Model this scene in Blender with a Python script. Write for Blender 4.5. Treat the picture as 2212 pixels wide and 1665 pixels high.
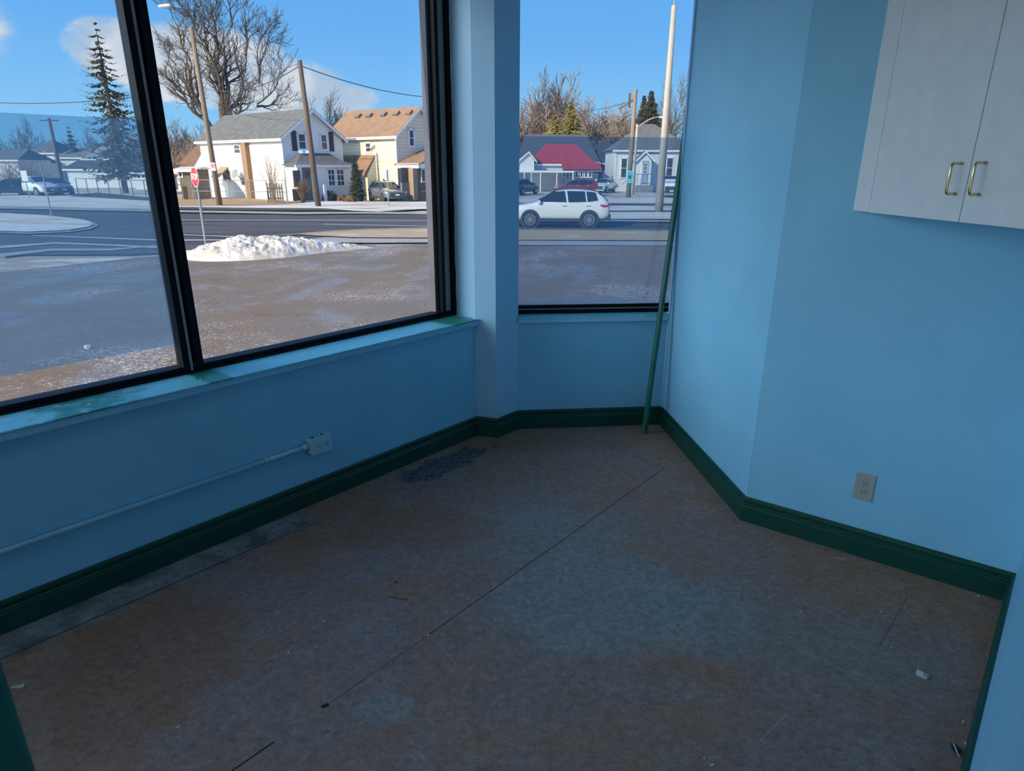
import bpy, bmesh, math, random
from mathutils import Vector, Matrix
PI = math.pi
for o in list(bpy.data.objects): bpy.data.objects.remove(o)
SC = bpy.context.scene
COL = SC.collection

# ------------------------------------------------------------------ camera
F_PX, PITCH, ROLL, CX, CY = 1484.82, 0.355796, 0.0033821, 1106.0, 912.13
EYE = Vector((0, 0, 1.5))
cp, sp, cr, sr = math.cos(PITCH), math.sin(PITCH), math.cos(ROLL), math.sin(ROLL)
FWD = Vector((0, cp, -sp)); R0 = Vector((1, 0, 0)); U0 = Vector((0, sp, cp))
RGT = R0*cr + U0*sr; UPV = U0*cr - R0*sr
cd = bpy.data.cameras.new('camera'); cam = bpy.data.objects.new('camera', cd); COL.objects.link(cam)
cd.sensor_fit = 'HORIZONTAL'; cd.sensor_width = 36.0; cd.lens = F_PX/2212*36.0
cd.shift_y = 79.63/2212; cd.clip_start = 0.02; cd.clip_end = 2000
m = Matrix((( RGT.x, UPV.x, -FWD.x, EYE.x), (RGT.y, UPV.y, -FWD.y, EYE.y), (RGT.z, UPV.z, -FWD.z, EYE.z), (0, 0, 0, 1)))
cam.matrix_world = m
SC.camera = cam

# ------------------------------------------------------------------ exposure
SC.view_settings.view_transform = 'Standard'
SC.view_settings.look = 'None'
SC.view_settings.gamma = 1.0
SC.view_settings.use_curve_mapping = False
SC.view_settings.exposure = 0.0

# ------------------------------------------------------------------ sun
SUN_AZ, SUN_EL = math.radians(-139.0), math.radians(27)
sd = bpy.data.lights.new('sun', 'SUN'); so = bpy.data.objects.new('sun', sd); COL.objects.link(so)
sd.energy = 6.6; sd.color = (1.0, 0.79, 0.52); sd.angle = math.radians(0.6)
sdir = Vector((math.sin(SUN_AZ)*math.cos(SUN_EL), math.cos(SUN_AZ)*math.cos(SUN_EL), math.sin(SUN_EL)))
so.location = sdir*60
so.rotation_euler = sdir.to_track_quat('Z', 'Y').to_euler()

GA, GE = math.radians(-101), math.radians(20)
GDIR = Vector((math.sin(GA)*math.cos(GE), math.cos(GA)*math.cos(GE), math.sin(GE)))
LAMPW = 9.0   # power of each added fill lamp
# ------------------------------------------------------------------ sky
class N:
    """tiny node-graph writer"""
    def __init__(s, tree): s.t = tree; s.n = tree.nodes; s.l = tree.links
    def _set(s, sock, v):
        if isinstance(v, bpy.types.NodeSocket): s.l.new(v, sock)
        elif v is not None:
            if sock.type == 'RGBA' and hasattr(v, '__len__') and len(v) == 3: v = (*v, 1)
            sock.default_value = v
    def math(s, op, a, b=None, c=None, clamp=False):
        n = s.n.new('ShaderNodeMath'); n.operation = op; n.use_clamp = clamp
        for i, v in enumerate((a, b, c)):
            if v is not None: s._set(n.inputs[i], v)
        return n.outputs[0]
    def vmath(s, op, a, b=None):
        n = s.n.new('ShaderNodeVectorMath'); n.operation = op
        s._set(n.inputs[0], a)
        if b is not None: s._set(n.inputs[1], b)
        return n.outputs['Value'] if op in ('DOT_PRODUCT', 'LENGTH', 'DISTANCE') else n.outputs[0]
    def mix(s, f, a, b, mode='MIX'):
        n = s.n.new('ShaderNodeMix'); n.data_type = 'RGBA'; n.blend_type = mode
        s._set(n.inputs[0], f); s._set(n.inputs[6], a); s._set(n.inputs[7], b)
        return n.outputs[2]
    def noise(s, vec, scale, detail=4, rough=0.55, dist=0.0):
        n = s.n.new('ShaderNodeTexNoise')
        if vec is not None: s.l.new(vec, n.inputs['Vector'])
        n.inputs['Scale'].default_value = scale; n.inputs['Detail'].default_value = detail
        n.inputs['Roughness'].default_value = rough; n.inputs['Distortion'].default_value = dist
        return n.outputs['Fac']
    def ramp(s, f, lo, hi, smooth=True):
        n = s.n.new('ShaderNodeMapRange'); n.interpolation_type = 'SMOOTHSTEP' if smooth else 'LINEAR'
        s._set(n.inputs[0], f); n.inputs[1].default_value = lo; n.inputs[2].default_value = hi
        return n.outputs[0]
    def xyz(s, v):
        n = s.n.new('ShaderNodeSeparateXYZ'); s.l.new(v, n.inputs[0]); return n.outputs
    def comb(s, x, y, z):
        n = s.n.new('ShaderNodeCombineXYZ')
        for i, v in enumerate((x, y, z)): s._set(n.inputs[i], v)
        return n.outputs[0]
    def coord(s, k='Object'): return s.n.new('ShaderNodeTexCoord').outputs[k]
    def pos(s): return s.n.new('ShaderNodeNewGeometry').outputs['Position']
    def scalev(s, v, k): return s.vmath('MULTIPLY', v, k)

world = bpy.data.worlds.new('world'); SC.world = world; world.use_nodes = True
wt = world.node_tree; wt.nodes.clear(); w = N(wt)
dirv = w.coord('Generated')
x, y, z = w.xyz(dirv)
el = w.ramp(z, 0.0, 0.42, False)
sky = w.mix(w.ramp(el, 0.0, 0.45), (0.30, 0.66, 1.0), (0.155, 0.47, 0.98))
sky = w.mix(w.ramp(el, 0.4, 1.0), sky, (0.075, 0.29, 0.88))
# broken fair weather cloud band, low over the houses
azm = w.math('ARCTAN2', x, y)
def blob(az, e, wa, we):
    a = w.math('DIVIDE', w.math('SUBTRACT', azm, az), wa)
    b = w.math('DIVIDE', w.math('SUBTRACT', z, e), we)
    r = w.math('ADD', w.math('MULTIPLY', a, a), w.math('MULTIPLY', b, b))
    return w.math('SUBTRACT', 1.0, r, clamp=True)
mk = w.math('MAXIMUM', blob(-0.385, 0.112, 0.12, 0.050), blob(-0.30, 0.092, 0.10, 0.040))
mk = w.math('MAXIMUM', mk, blob(-0.225, 0.080, 0.055, 0.022))
mk = w.math('MAXIMUM', mk, blob(-0.48, 0.125, 0.055, 0.035))
mk = w.math('MAXIMUM', mk, w.math('MULTIPLY', blob(-0.62, 0.14, 0.06, 0.05), .45))
n1 = w.noise(w.vmath('MULTIPLY', dirv, (1, 1, 1.8)), 16, 7, 0.62, 0.5)
cl = w.math('ADD', w.math('MULTIPLY', w.math('POWER', mk, 0.5), 0.66), w.math('MULTIPLY', n1, 0.95))
cl = w.ramp(cl, 0.62, 1.0)
cl = w.math('MULTIPLY', cl, w.ramp(mk, 0.0, 0.3))
ccol = w.mix(w.ramp(w.noise(dirv, 20, 3), 0.35, 0.7), (0.50, 0.60, 0.76), (0.86, 0.86, 0.88))
sky = w.mix(w.math('MULTIPLY', cl, 0.9), sky, ccol)
# glow added to the sky away from the sun, out of view, lighting the room
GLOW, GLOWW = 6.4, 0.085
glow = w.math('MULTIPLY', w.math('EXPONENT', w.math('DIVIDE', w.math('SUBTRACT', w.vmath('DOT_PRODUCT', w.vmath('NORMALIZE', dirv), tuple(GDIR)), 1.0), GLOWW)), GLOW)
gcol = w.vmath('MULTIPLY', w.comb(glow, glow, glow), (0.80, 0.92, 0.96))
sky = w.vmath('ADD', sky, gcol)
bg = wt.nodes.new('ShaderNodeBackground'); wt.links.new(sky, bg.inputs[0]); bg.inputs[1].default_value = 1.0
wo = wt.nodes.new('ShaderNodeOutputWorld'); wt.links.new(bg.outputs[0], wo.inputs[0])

# ------------------------------------------------------------------ geometry helpers
GZ = -1.1                       # level of the ground outside
def ray(px, py): return RGT*((px-CX)/F_PX) - UPV*((py-CY)/F_PX) + FWD
def onz(px, py, z=GZ):
    d = ray(px, py); return EYE + d*((z-EYE.z)/d.z)
def onpl(px, py, p, n):
    d = ray(px, py); return EYE + d*((Vector(p)-EYE).dot(n)/d.dot(n))
def far(px, dist, z=GZ):
    d = ray(px, 362); h = Vector((d.x, d.y, 0)); h *= dist/h.y
    return Vector((h.x, h.y, z))
def proj(p):
    q = Vector(p)-EYE; zz = q.dot(FWD); return (CX+F_PX*q.dot(RGT)/zz, CY-F_PX*q.dot(UPV)/zz)
def ztop(py, p):
    lo, hi = p[2]-5, p[2]+60
    for _ in range(50):
        mid = (lo+hi)/2
        if proj((p[0], p[1], mid))[1] > py: lo = mid
        else: hi = mid
    return lo
AL = 0.68549629
LD = Vector((math.sin(AL), math.cos(AL), 0)); RD = Vector((LD.y, -LD.x, 0))   # room axes: along the long window, and towards the right wall
def uv(u, v, z=0.0): return LD*u + RD*v + Vector((0, 0, z))
def toUV(p): p = Vector(p); return (p.dot(LD), p.dot(RD), p.z)

class MB:
    def __init__(s): s.v = []; s.f = []; s.sm = False
    def add(s, vs, fs):
        o = len(s.v); s.v += [tuple(v) for v in vs]; s.f += [tuple(i+o for i in f) for f in fs]; return s
    def obox(s, c, ax, ay, az):
        """box from centre and half-axis vectors"""
        c = Vector(c); ax, ay, az = Vector(ax), Vector(ay), Vector(az)
        vs = [c+ax*i+ay*j+az*k for k in (-1, 1) for j in (-1, 1) for i in (-1, 1)]
        return s.add(vs, [(0, 2, 3, 1), (4, 5, 7, 6), (0, 1, 5, 4), (2, 6, 7, 3), (0, 4, 6, 2), (1, 3, 7, 5)])
    def box(s, x0, x1, y0, y1, z0, z1):
        return s.obox(((x0+x1)/2, (y0+y1)/2, (z0+z1)/2), ((x1-x0)/2, 0, 0), (0, (y1-y0)/2, 0), (0, 0, (z1-z0)/2))
    def ubox(s, u0, u1, v0, v1, z0, z1):
        return s.obox(uv((u0+u1)/2, (v0+v1)/2, (z0+z1)/2), LD*((u1-u0)/2), RD*((v1-v0)/2), (0, 0, (z1-z0)/2))
    def tube(s, pts, r, n=8, caps=True):
        pts = [Vector(p) for p in pts]; rs = r if hasattr(r, '__len__') else [r]*len(pts)
        rings = []
        t0 = (pts[1]-pts[0]).normalized()
        a = t0.orthogonal().normalized()
        for i, p in enumerate(pts):
            t = (pts[min(i+1, len(pts)-1)]-pts[max(i-1, 0)]).normalized()
            a = (a - t*a.dot(t)); a = a.normalized() if a.length > 1e-6 else t.orthogonal().normalized()
            b = t.cross(a)
            rings.append([p + (a*math.cos(2*PI*k/n)+b*math.sin(2*PI*k/n))*rs[i] for k in range(n)])
        vs = [v for q in rings for v in q]; fs = []
        for i in range(len(pts)-1):
            for k in range(n):
                fs.append((i*n+k, i*n+(k+1) % n, (i+1)*n+(k+1) % n, (i+1)*n+k))
        if caps: fs += [tuple(range(n-1, -1, -1)), tuple((len(pts)-1)*n+k for k in range(n))]
        return s.add(vs, fs)
    def poly(s, pts): return s.add(pts, [tuple(range(len(pts)))])
    def prism(s, pts, ext):
        pts = [Vector(p) for p in pts]; e = Vector(ext); n = len(pts)
        fs = [tuple(range(n-1, -1, -1)), tuple(range(n, 2*n))]
        fs += [(i, (i+1) % n, n+(i+1) % n, n+i) for i in range(n)]
        return s.add(pts+[p+e for p in pts], fs)
    def lathe(s, c, axis, prof, n=16):
        """prof: (radius, offset along axis)"""
        c = Vector(c); ax = Vector(axis).normalized(); a = ax.orthogonal().normalized(); b = ax.cross(a)
        vs = []
        for r, h in prof:
            vs += [c+ax*h+(a*math.cos(2*PI*k/n)+b*math.sin(2*PI*k/n))*r for k in range(n)]
        fs = [(i*n+k, i*n+(k+1) % n, (i+1)*n+(k+1) % n, (i+1)*n+k) for i in range(len(prof)-1) for k in range(n)]
        return s.add(vs, fs)
    def grid(s, rows, closed=False):
        nr, nc = len(rows), len(rows[0]); vs = [p for r in rows for p in r]; fs = []
        for i in range(nr-1):
            for k in range(nc if closed else nc-1):
                fs.append((i*nc+k, i*nc+(k+1) % nc, (i+1)*nc+(k+1) % nc, (i+1)*nc+k))
        return s.add(vs, fs)
    def build(s, name, mat=None, parent=None, smooth=False, bevel=0, fixn=True):
        me = bpy.data.meshes.new(name); me.from_pydata(s.v, [], s.f)
        if fixn and len(s.f) < 60000:
            b = bmesh.new(); b.from_mesh(me); bmesh.ops.recalc_face_normals(b, faces=b.faces); b.to_mesh(me); b.free()
        o = bpy.data.objects.new(name, me); COL.objects.link(o)
        if mat: me.materials.append(mat)
        if smooth:
            for p in me.polygons: p.use_smooth = True
        if bevel:
            md = o.modifiers.new('bevel', 'BEVEL'); md.width = bevel; md.segments = 2; md.limit_method = 'ANGLE'
        if parent:
            o.parent = parent
            o.matrix_parent_inverse = Matrix.Translation(-parent.location) if parent.type == 'EMPTY' and parent.rotation_euler.z == 0 else Matrix()
        return o
def empty(name, loc=(0, 0, 0)):
    o = bpy.data.objects.new(name, None); o.location = loc; o.empty_display_size = .2; COL.objects.link(o); return o
def tag(o, label=None, cat=None, group=None, kind=None):
    if label: o['label'] = label
    if cat: o['category'] = cat
    if group: o['group'] = group
    if kind: o['kind'] = kind
    return o
def struct(o, label=None): o['kind'] = 'structure'; (label and o.__setitem__('label', label)); return o
def copy_tree(o, parent=None):
    c = o.copy(); COL.objects.link(c)
    if parent: c.parent = parent
    for ch in [q for q in bpy.data.objects if q.parent == o]: copy_tree(ch, c)
    return c

# ------------------------------------------------------------------ materials
def newmat(name):
    mt = bpy.data.materials.new(name); mt.use_nodes = True; nt = mt.node_tree
    b = nt.nodes['Principled BSDF']; return mt, N(nt), b
def pm(name, c1, c2=None, scale=8, rough=.6, bump=0, bscale=None, metal=0, detail=5, lo=.3, hi=.7, spec=None, stretch=None, coat=0):
    mt, g, b = newmat(name)
    b.inputs['Roughness'].default_value = rough; b.inputs['Metallic'].default_value = metal
    if spec is not None: b.inputs['Specular IOR Level'].default_value = spec
    if coat: b.inputs['Coat Weight'].default_value = coat
    v = g.coord('Object')
    if stretch: v = g.vmath('MULTIPLY', v, stretch)
    if c2 is None: b.inputs['Base Color'].default_value = (*c1, 1)
    else: g.l.new(g.mix(g.ramp(g.noise(v, scale, detail), lo, hi), c1, c2), b.inputs['Base Color'])
    if bump:
        bn = g.n.new('ShaderNodeBump'); bn.inputs['Strength'].default_value = bump; bn.inputs['Distance'].default_value = .01
        g.l.new(g.noise(v, bscale or scale*4, 4), bn.inputs['Height']); g.l.new(bn.outputs[0], b.inputs['Normal'])
    return mt
def striped(name, c1, c2, pitch, axis=2, width=.12, rough=.6, noise=None):
    """clapboards / battens: a thin darker line every `pitch`"""
    mt, g, b = newmat(name); p = g.pos(); s = g.xyz(p)[axis]
    f = g.math('FRACT', g.math('DIVIDE', s, pitch))
    k = g.math('LESS_THAN', f, width)
    c = g.mix(k, c1, c2)
    if noise: c = g.mix(g.ramp(g.noise(p, 1.3), .4, .8), c, noise)
    g.l.new(c, b.inputs['Base Color']); b.inputs['Roughness'].default_value = rough
    bn = g.n.new('ShaderNodeBump'); bn.inputs['Strength'].default_value = .5; bn.inputs['Distance'].default_value = .03
    g.l.new(f, bn.inputs['Height']); g.l.new(bn.outputs[0], b.inputs['Normal'])
    return mt

M = {}
M['wall'] = pm('wall_paint', (.235, .555, .75), (.26, .59, .79), 3, .48, .06, 220)
M['wall2'] = pm('pilaster_paint', (.36, .60, .80), (.40, .64, .83), 3, .5, .06, 220)
M['ceil'] = pm('ceiling_paint', (.75, .77, .78), (.8, .8, .8), 3, .8)
M['green'] = pm('green_gloss_paint', (.0015, .050, .036), (.002, .062, .044), 5, .32, .08, 60)
M['black'] = pm('black_anodised_frame', (.004, .005, .008), (.007, .009, .012), 6, .5, 0, spec=.15)
M['bronze'] = pm('bronze_channel', (.26, .24, .25), (.32, .295, .29), 9, .5)
M['greymetal'] = pm('grey_stop_bead', (.075, .075, .10), (.10, .10, .125), 6, .6, spec=.2)
M['plate'] = pm('almond_plastic', (.38, .37, .33), None, rough=.4)
M['slot'] = pm('dark_slot', (.012, .014, .018), None, rough=.6)
M['white'] = pm('white_laminate', (.72, .73, .74), (.77, .78, .78), 14, .5, .05, 150)
M['brass'] = pm('polished_brass', (.72, .58, .27), None, rough=.22, metal=1)
M['chip'] = pm('chalky_chip', (.5, .51, .5), None, rough=.8)

# glass: clear pane with true mirror reflection at its own Fresnel rate
def glassmat():
    mt, g, b = newmat('window_glass'); g.n.remove(b)
    out = g.n['Material Output']; tr = g.n.new('ShaderNodeBsdfTransparent'); tr.inputs[0].default_value = (.97, .985, .985, 1)
    gl = g.n.new('ShaderNodeBsdfGlossy'); gl.inputs['Roughness'].default_value = 0.0
    ge = g.n.new('ShaderNodeNewGeometry')
    c_ = g.math('ABSOLUTE', g.vmath('DOT_PRODUCT', ge.outputs['Normal'], ge.outputs['Incoming']))
    fr = g.math('ADD', .04, g.math('MULTIPLY', .96, g.math('POWER', g.math('SUBTRACT', 1.0, c_, clamp=True), 5)))   # Schlick
    mx = g.n.new('ShaderNodeMixShader'); g.l.new(fr, mx.inputs[0])
    g.l.new(tr.outputs[0], mx.inputs[1]); g.l.new(gl.outputs[0], mx.inputs[2]); g.l.new(mx.outputs[0], out.inputs[0])
    return mt
M['glass'] = glassmat()
def filmmat():
    mt, g, b = newmat('blue_window_film'); g.n.remove(b)
    out = g.n['Material Output']; tr = g.n.new('ShaderNodeBsdfTransparent'); tr.inputs[0].default_value = (.47, .60, .68, 1)
    tl = g.n.new('ShaderNodeBsdfTranslucent'); tl.inputs[0].default_value = (.20, .44, .72, 1)
    mx = g.n.new('ShaderNodeMixShader'); mx.inputs[0].default_value = .22
    g.l.new(tr.outputs[0], mx.inputs[1]); g.l.new(tl.outputs[0], mx.inputs[2]); g.l.new(mx.outputs[0], out.inputs[0])
    return mt
M['film'] = filmmat()

# sill paint: pale blue over an older green coat showing through where it has worn
def sillmat():
    mt, g, b = newmat('worn_sill_paint'); p = g.pos()
    u = g.vmath('DOT_PRODUCT', p, tuple(LD))
    def bump1(c, wd): return g.math('SUBTRACT', 1.0, g.math('DIVIDE', g.math('ABSOLUTE', g.math('SUBTRACT', u, c)), wd), clamp=True)
    k = g.math('MAXIMUM', bump1(1.30, .09), bump1(2.72, .17))
    k = g.math('MAXIMUM', k, g.math('MULTIPLY', bump1(0.85, .45), .55))
    k = g.math('ADD', k, g.math('MULTIPLY', g.math('SUBTRACT', g.noise(p, 14, 5), .5), .7))
    c = g.mix(g.ramp(k, .25, .55), (.20, .62, .72), (.03, .25, .19))
    c = g.mix(g.ramp(g.noise(p, 45, 4), .62, .7), c, (.55, .72, .75))
    g.l.new(c, b.inputs['Base Color']); b.inputs['Roughness'].default_value = .38
    return mt
M['sill'] = sillmat()

# bare floor: stained brown-grey underlay with scraped, washed-out and mortar-stained areas
def floormat():
    mt, g, b = newmat('bare_stained_floor'); p = g.pos()
    px_, py_, _ = g.xyz(p)
    u = g.vmath('DOT_PRODUCT', p, tuple(LD)); v = g.vmath('DOT_PRODUCT', p, tuple(RD))
    nA = g.noise(p, 1.6, 6, .6, .6); nB = g.noise(p, 6.5, 6, .65, .3); nC = g.noise(p, 40, 5, .7); nD = g.noise(p, 160, 3, .6)
    c = g.mix(g.ramp(nA, .38, .62), (.285, .165, .105), (.245, .185, .16))
    c = g.mix(g.ramp(nB, .42, .72), c, (.265, .20, .17))
    def ell(pa, ru, rv, soft=.35, amp=.8):
        a = g.math('DIVIDE', g.math('SUBTRACT', px_, pa.x), ru); d = g.math('DIVIDE', g.math('SUBTRACT', py_, pa.y), rv)
        r = g.math('SQRT', g.math('ADD', g.math('MULTIPLY', a, a), g.math('MULTIPLY', d, d)))
        r = g.math('ADD', r, g.math('MULTIPLY', g.math('SUBTRACT', nB, .5), amp))
        return g.math('SUBTRACT', 1.0, g.ramp(r, 1-soft, 1.0))
    for pp, ru, rv, k in (((1290, 1290), .46, .40, .85), ((1180, 1150), .42, .30, .6), ((1500, 1330), .25, .25, .5), ((830, 1530), .11, .08, .6), ((1560, 1300), .14, .16, .4)):
        c = g.mix(g.math('MULTIPLY', ell(onz(*pp, 0), ru, rv), k), c, (.235, .235, .225))
    # warmer, less scraped underlay along the left
    for pp, ru, rv, k in (((330, 1420), .35, .42, .55), ((900, 1140), .45, .22, .5), ((1200, 960), .6, .12, .45)):
        c = g.mix(g.math('MULTIPLY', ell(onz(*pp, 0), ru, rv), k), c, (.26, .125, .06))
    # old mortar bed by the left wall
    wv = g.math('ADD', v, g.math('MULTIPLY', g.math('SUBTRACT', nB, .5), .10))
    s1 = g.math('MULTIPLY', g.math('LESS_THAN', u, 1.56), g.math('SUBTRACT', 1.0, g.ramp(wv, -2.44, -2.38)))
    c = g.mix(s1, c, g.mix(g.ramp(nB, .35, .65), (.085, .10, .115), (.235, .25, .255)))
    mc = onz(962, 1003, 0)
    ea = g.math('DIVIDE', g.math('SUBTRACT', u, mc.dot(LD)), .34); eb = g.math('DIVIDE', g.math('SUBTRACT', v, mc.dot(RD)), .12)
    er = g.math('SQRT', g.math('ADD', g.math('MULTIPLY', ea, ea), g.math('MULTIPLY', eb, eb)))
    er = g.math('ADD', er, g.math('MULTIPLY', g.math('SUBTRACT', nB, .5), 2.2))
    e2 = g.math('SUBTRACT', 1.0, g.ramp(er, .75, .95))
    c = g.mix(e2, c, g.mix(g.ramp(nC, .4, .6), (.045, .055, .065), (.13, .14, .15)))
    # joints and gouges between the boards (distance to straight segments)
    def seg(a, b_, wd, col, strength=1.0, nz=.004):
        nonlocal c
        a = onz(*a, 0); b_ = onz(*b_, 0); d = b_-a; ln = d.length; d = d/ln; nn = Vector((-d.y, d.x, 0))
        q = g.vmath('SUBTRACT', p, tuple(a)); along = g.vmath('DOT_PRODUCT', q, tuple(d)); off = g.vmath('DOT_PRODUCT', q, tuple(nn))
        off = g.math('ABSOLUTE', g.math('ADD', off, g.math('MULTIPLY', g.math('SUBTRACT', nB, .5), nz)))
        kk = g.math('MULTIPLY', g.math('LESS_THAN', off, wd), g.math('MULTIPLY', g.math('GREATER_THAN', along, 0), g.math('LESS_THAN', along, ln)))
        kk = g.math('MULTIPLY', kk, g.math('MULTIPLY', g.ramp(nC, .25, .45), strength))
        c = g.mix(kk, c, col)
    dk = (.022, .016, .013)
    seg((1437, 1009), (925, 1372), .0022, dk); seg((925, 1372), (700, 1527), .0016, dk, .7); seg((592, 1602), (500, 1665), .003, (.01, .012, .014), 1)
    seg((700, 1124), (575, 1172), .002, dk, .9); seg((575, 1172), (0, 1425), .004, (.02, .024, .028), .85); seg((900, 1038), (845, 1058), .0015, dk, .8)
    seg((1960, 1290), (1900, 1395), .0016, dk, .6); seg((835, 1288), (882, 1296), .004, (.05, .04, .045), .8)
    for a, b_ in (((1040, 1110), (1200, 1055)), ((1210, 1140), (1245, 1210)), ((1230, 1165), (1220, 1255)), ((1490, 1320), (1515, 1420)), ((1070, 1130), (1000, 1150)), ((1300, 1090), (1180, 1145)), ((960, 1400), (985, 1435)), ((1330, 1480), (1300, 1520)), ((1700, 1540), (1640, 1600)), ((905, 1590), (915, 1640))):
        seg(a, b_, .0022, (.30, .31, .32), .55, .02)
    c = g.mix(g.math('MULTIPLY', g.ramp(g.noise(g.vmath('MULTIPLY', p, (3, 1, 1)), 28, 5, .7, .8), .60, .70), .35), c, (.30, .27, .26))
    c = g.mix(g.math('MULTIPLY', g.ramp(g.noise(p, 19, 4, .6, 1.2), .66, .74), .5), c, (.06, .045, .04))
    c = g.mix(g.ramp(nD, .70, .76), c, (.42, .41, .40))
    def gain(c, f, lo, hi, a_, b_):
        k_ = g.n.new('ShaderNodeMapRange'); g.l.new(f, k_.inputs[0]); k_.inputs[1].default_value = lo; k_.inputs[2].default_value = hi; k_.inputs[3].default_value = a_; k_.inputs[4].default_value = b_
        return g.vmath('MULTIPLY', c, g.comb(k_.outputs[0], k_.outputs[0], k_.outputs[0]))
    c = gain(c, nC, .3, .7, .74, 1.24); c = gain(c, g.noise(p, 14, 6, .7, 1.5), .3, .7, .78, 1.2); c = gain(c, g.noise(p, 110, 2, .6), .3, .7, .86, 1.14)
    g.l.new(c, b.inputs['Base Color'])
    b.inputs['Roughness'].default_value = .62; b.inputs['Specular IOR Level'].default_value = .35
    bn = g.n.new('ShaderNodeBump'); bn.inputs['Strength'].default_value = .35; bn.inputs['Distance'].default_value = .004
    g.l.new(g.math('ADD', nC, nB), bn.inputs['Height']); g.l.new(bn.outputs[0], b.inputs['Normal'])
    return mt
M['floor'] = floormat()

# ------------------------------------------------------------------ room shell
def isect(p1, d1, p2, d2):
    k = d1[0]*d2[1]-d1[1]*d2[0]; t = ((p2[0]-p1[0])*d2[1]-(p2[1]-p1[1])*d2[0])/k
    return (p1[0]+d1[0]*t, p1[1]+d1[1]*t)
# front (skirting) faces of the walls, in room axes
P = [(-6.0, -2.572), (2.822, -2.572), (2.862, -2.454), (3.061, -2.450), (3.684, -1.828), (2.805, -.952), (2.822, .043), (.35, .043)]
def offset(P, t):
    segs = []
    for a, b in zip(P[:-1], P[1:]):
        d = (b[0]-a[0], b[1]-a[1]); ln = math.hypot(*d); d = (d[0]/ln, d[1]/ln); n = (d[1], -d[0])
        segs.append(((a[0]+n[0]*t, a[1]+n[1]*t), d))
    out = [segs[0][0]]
    for s, q in zip(segs[:-1], segs[1:]): out.append(isect(s[0], s[1], q[0], q[1]))
    a, b = P[-2], P[-1]; s = segs[-1]; ln = math.hypot(b[0]-a[0], b[1]-a[1])
    out.append((s[0][0]+s[1][0]*ln, s[0][1]+s[1][1]*ln)); return out
# outward side of this walk is to its right-hand normal (d.y,-d.x): flip sign if it points into the room
Q = offset(P, .015) if False else None
def outw(a, b):
    d = (b[0]-a[0], b[1]-a[1]); n = (d[1], -d[0]); return n
sgn = -1 if outw(P[0], P[1])[1] > 0 else 1
Q = offset(P, .015*sgn); T1 = offset(P, .215*sgn)
CEIL = 2.58
def U2(p, z): return uv(p[0], p[1], z)
def wallseg(i, z0, z1, name, mat=None, th=None, a=None, b=None):
    a0, b0 = a or Q[i], b or Q[i+1]; a1, b1 = T1[i], T1[i+1]
    mb = MB(); mb.prism([U2(a0, z0), U2(b0, z0), U2(b1, z0), U2(a1, z0)], (0, 0, z1-z0)); return mb
SILL, HEAD = .70, 2.46
mb = MB().ubox(-6.0, 2.84, -2.80, Q[0][1], -.02, .665); mb.ubox(-6.0, 2.84, -2.80, Q[0][1], HEAD, CEIL)
mb.ubox(-6.0, -5.8, -2.80, Q[0][1], .665, HEAD)
struct(mb.build('wall_left', M['wall']), 'low pale blue wall below the long window')
# pilaster between the two windows
fd = Vector((P[4][0]-P[3][0], P[4][1]-P[3][1])).normalized(); fn = Vector((-fd.y, fd.x))          # along the short window, and inwards
if fn.dot(Vector((-1, 0))) < 0: fn = -fn
FA = Vector(P[3])
def fw(t, d, z):
    q = FA + fd*t + fn*d; return uv(q.x, q.y, z)
pil = [(2.833, -2.80), Q[1], Q[2], Q[3], (3.068, -2.60), (3.068, -2.80)]
q3 = FA + fd*(-.003) + fn*(-.13)
pil = [(2.846, -2.84), Q[1], Q[2], Q[3], (q3.x-.005, q3.y-.005), (q3.x-.02, -2.84)]
struct(MB().prism([U2(p, -.02) for p in pil], (0, 0, CEIL+.02)).build('wall_pilaster', M['wall2']), 'painted pilaster between the two windows')
def fbox(mb, t0, t1, d0, d1, z0, z1):
    return mb.obox(fw((t0+t1)/2, (d0+d1)/2, (z0+z1)/2), LD*fd.x*((t1-t0)/2)+RD*fd.y*((t1-t0)/2), LD*fn.x*((d1-d0)/2)+RD*fn.y*((d1-d0)/2), (0, 0, (z1-z0)/2))
mb = MB(); fbox(mb, -.02, 1.05, -.14, -.015, -.02, .655); fbox(mb, -.02, 1.05, -.14, -.015, HEAD, CEIL)
struct(mb.build('wall_front', M['wall']), 'short low wall under the narrow window')
# angled wall: from the short window to the outlet wall
a4 = FA + fd*.892 + fn*(-.018); b5 = Vector(Q[5])
an = Vector((fd.x, fd.y))
b5o = b5 + an*.12
struct(MB().prism([uv(a4.x, a4.y, -.02), uv(b5.x, b5.y, -.02), uv(b5o.x+.02, b5o.y, -.02), uv((a4+an*.12).x, (a4+an*.12).y, -.02)], (0, 0, CEIL+.02)).build('wall_angled', M['wall']), 'bright pale blue angled wall right of the narrow window')
struct(MB().prism([U2(Q[5], -.02), U2(Q[6], -.02), uv(Q[6][0]+.2, Q[6][1]+.2, -.02), uv(Q[5][0]+.35, Q[5][1]-.02, -.02)], (0, 0, CEIL+.02)).build('wall_back', M['wall']), 'pale blue wall with the outlet and the corner cabinet')
struct(MB().ubox(.35, Q[6][0]+.0, Q[6][1], Q[6][1]+.12, -.02, CEIL).build('wall_right', M['wall']), 'pale blue wall at the right edge')
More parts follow.
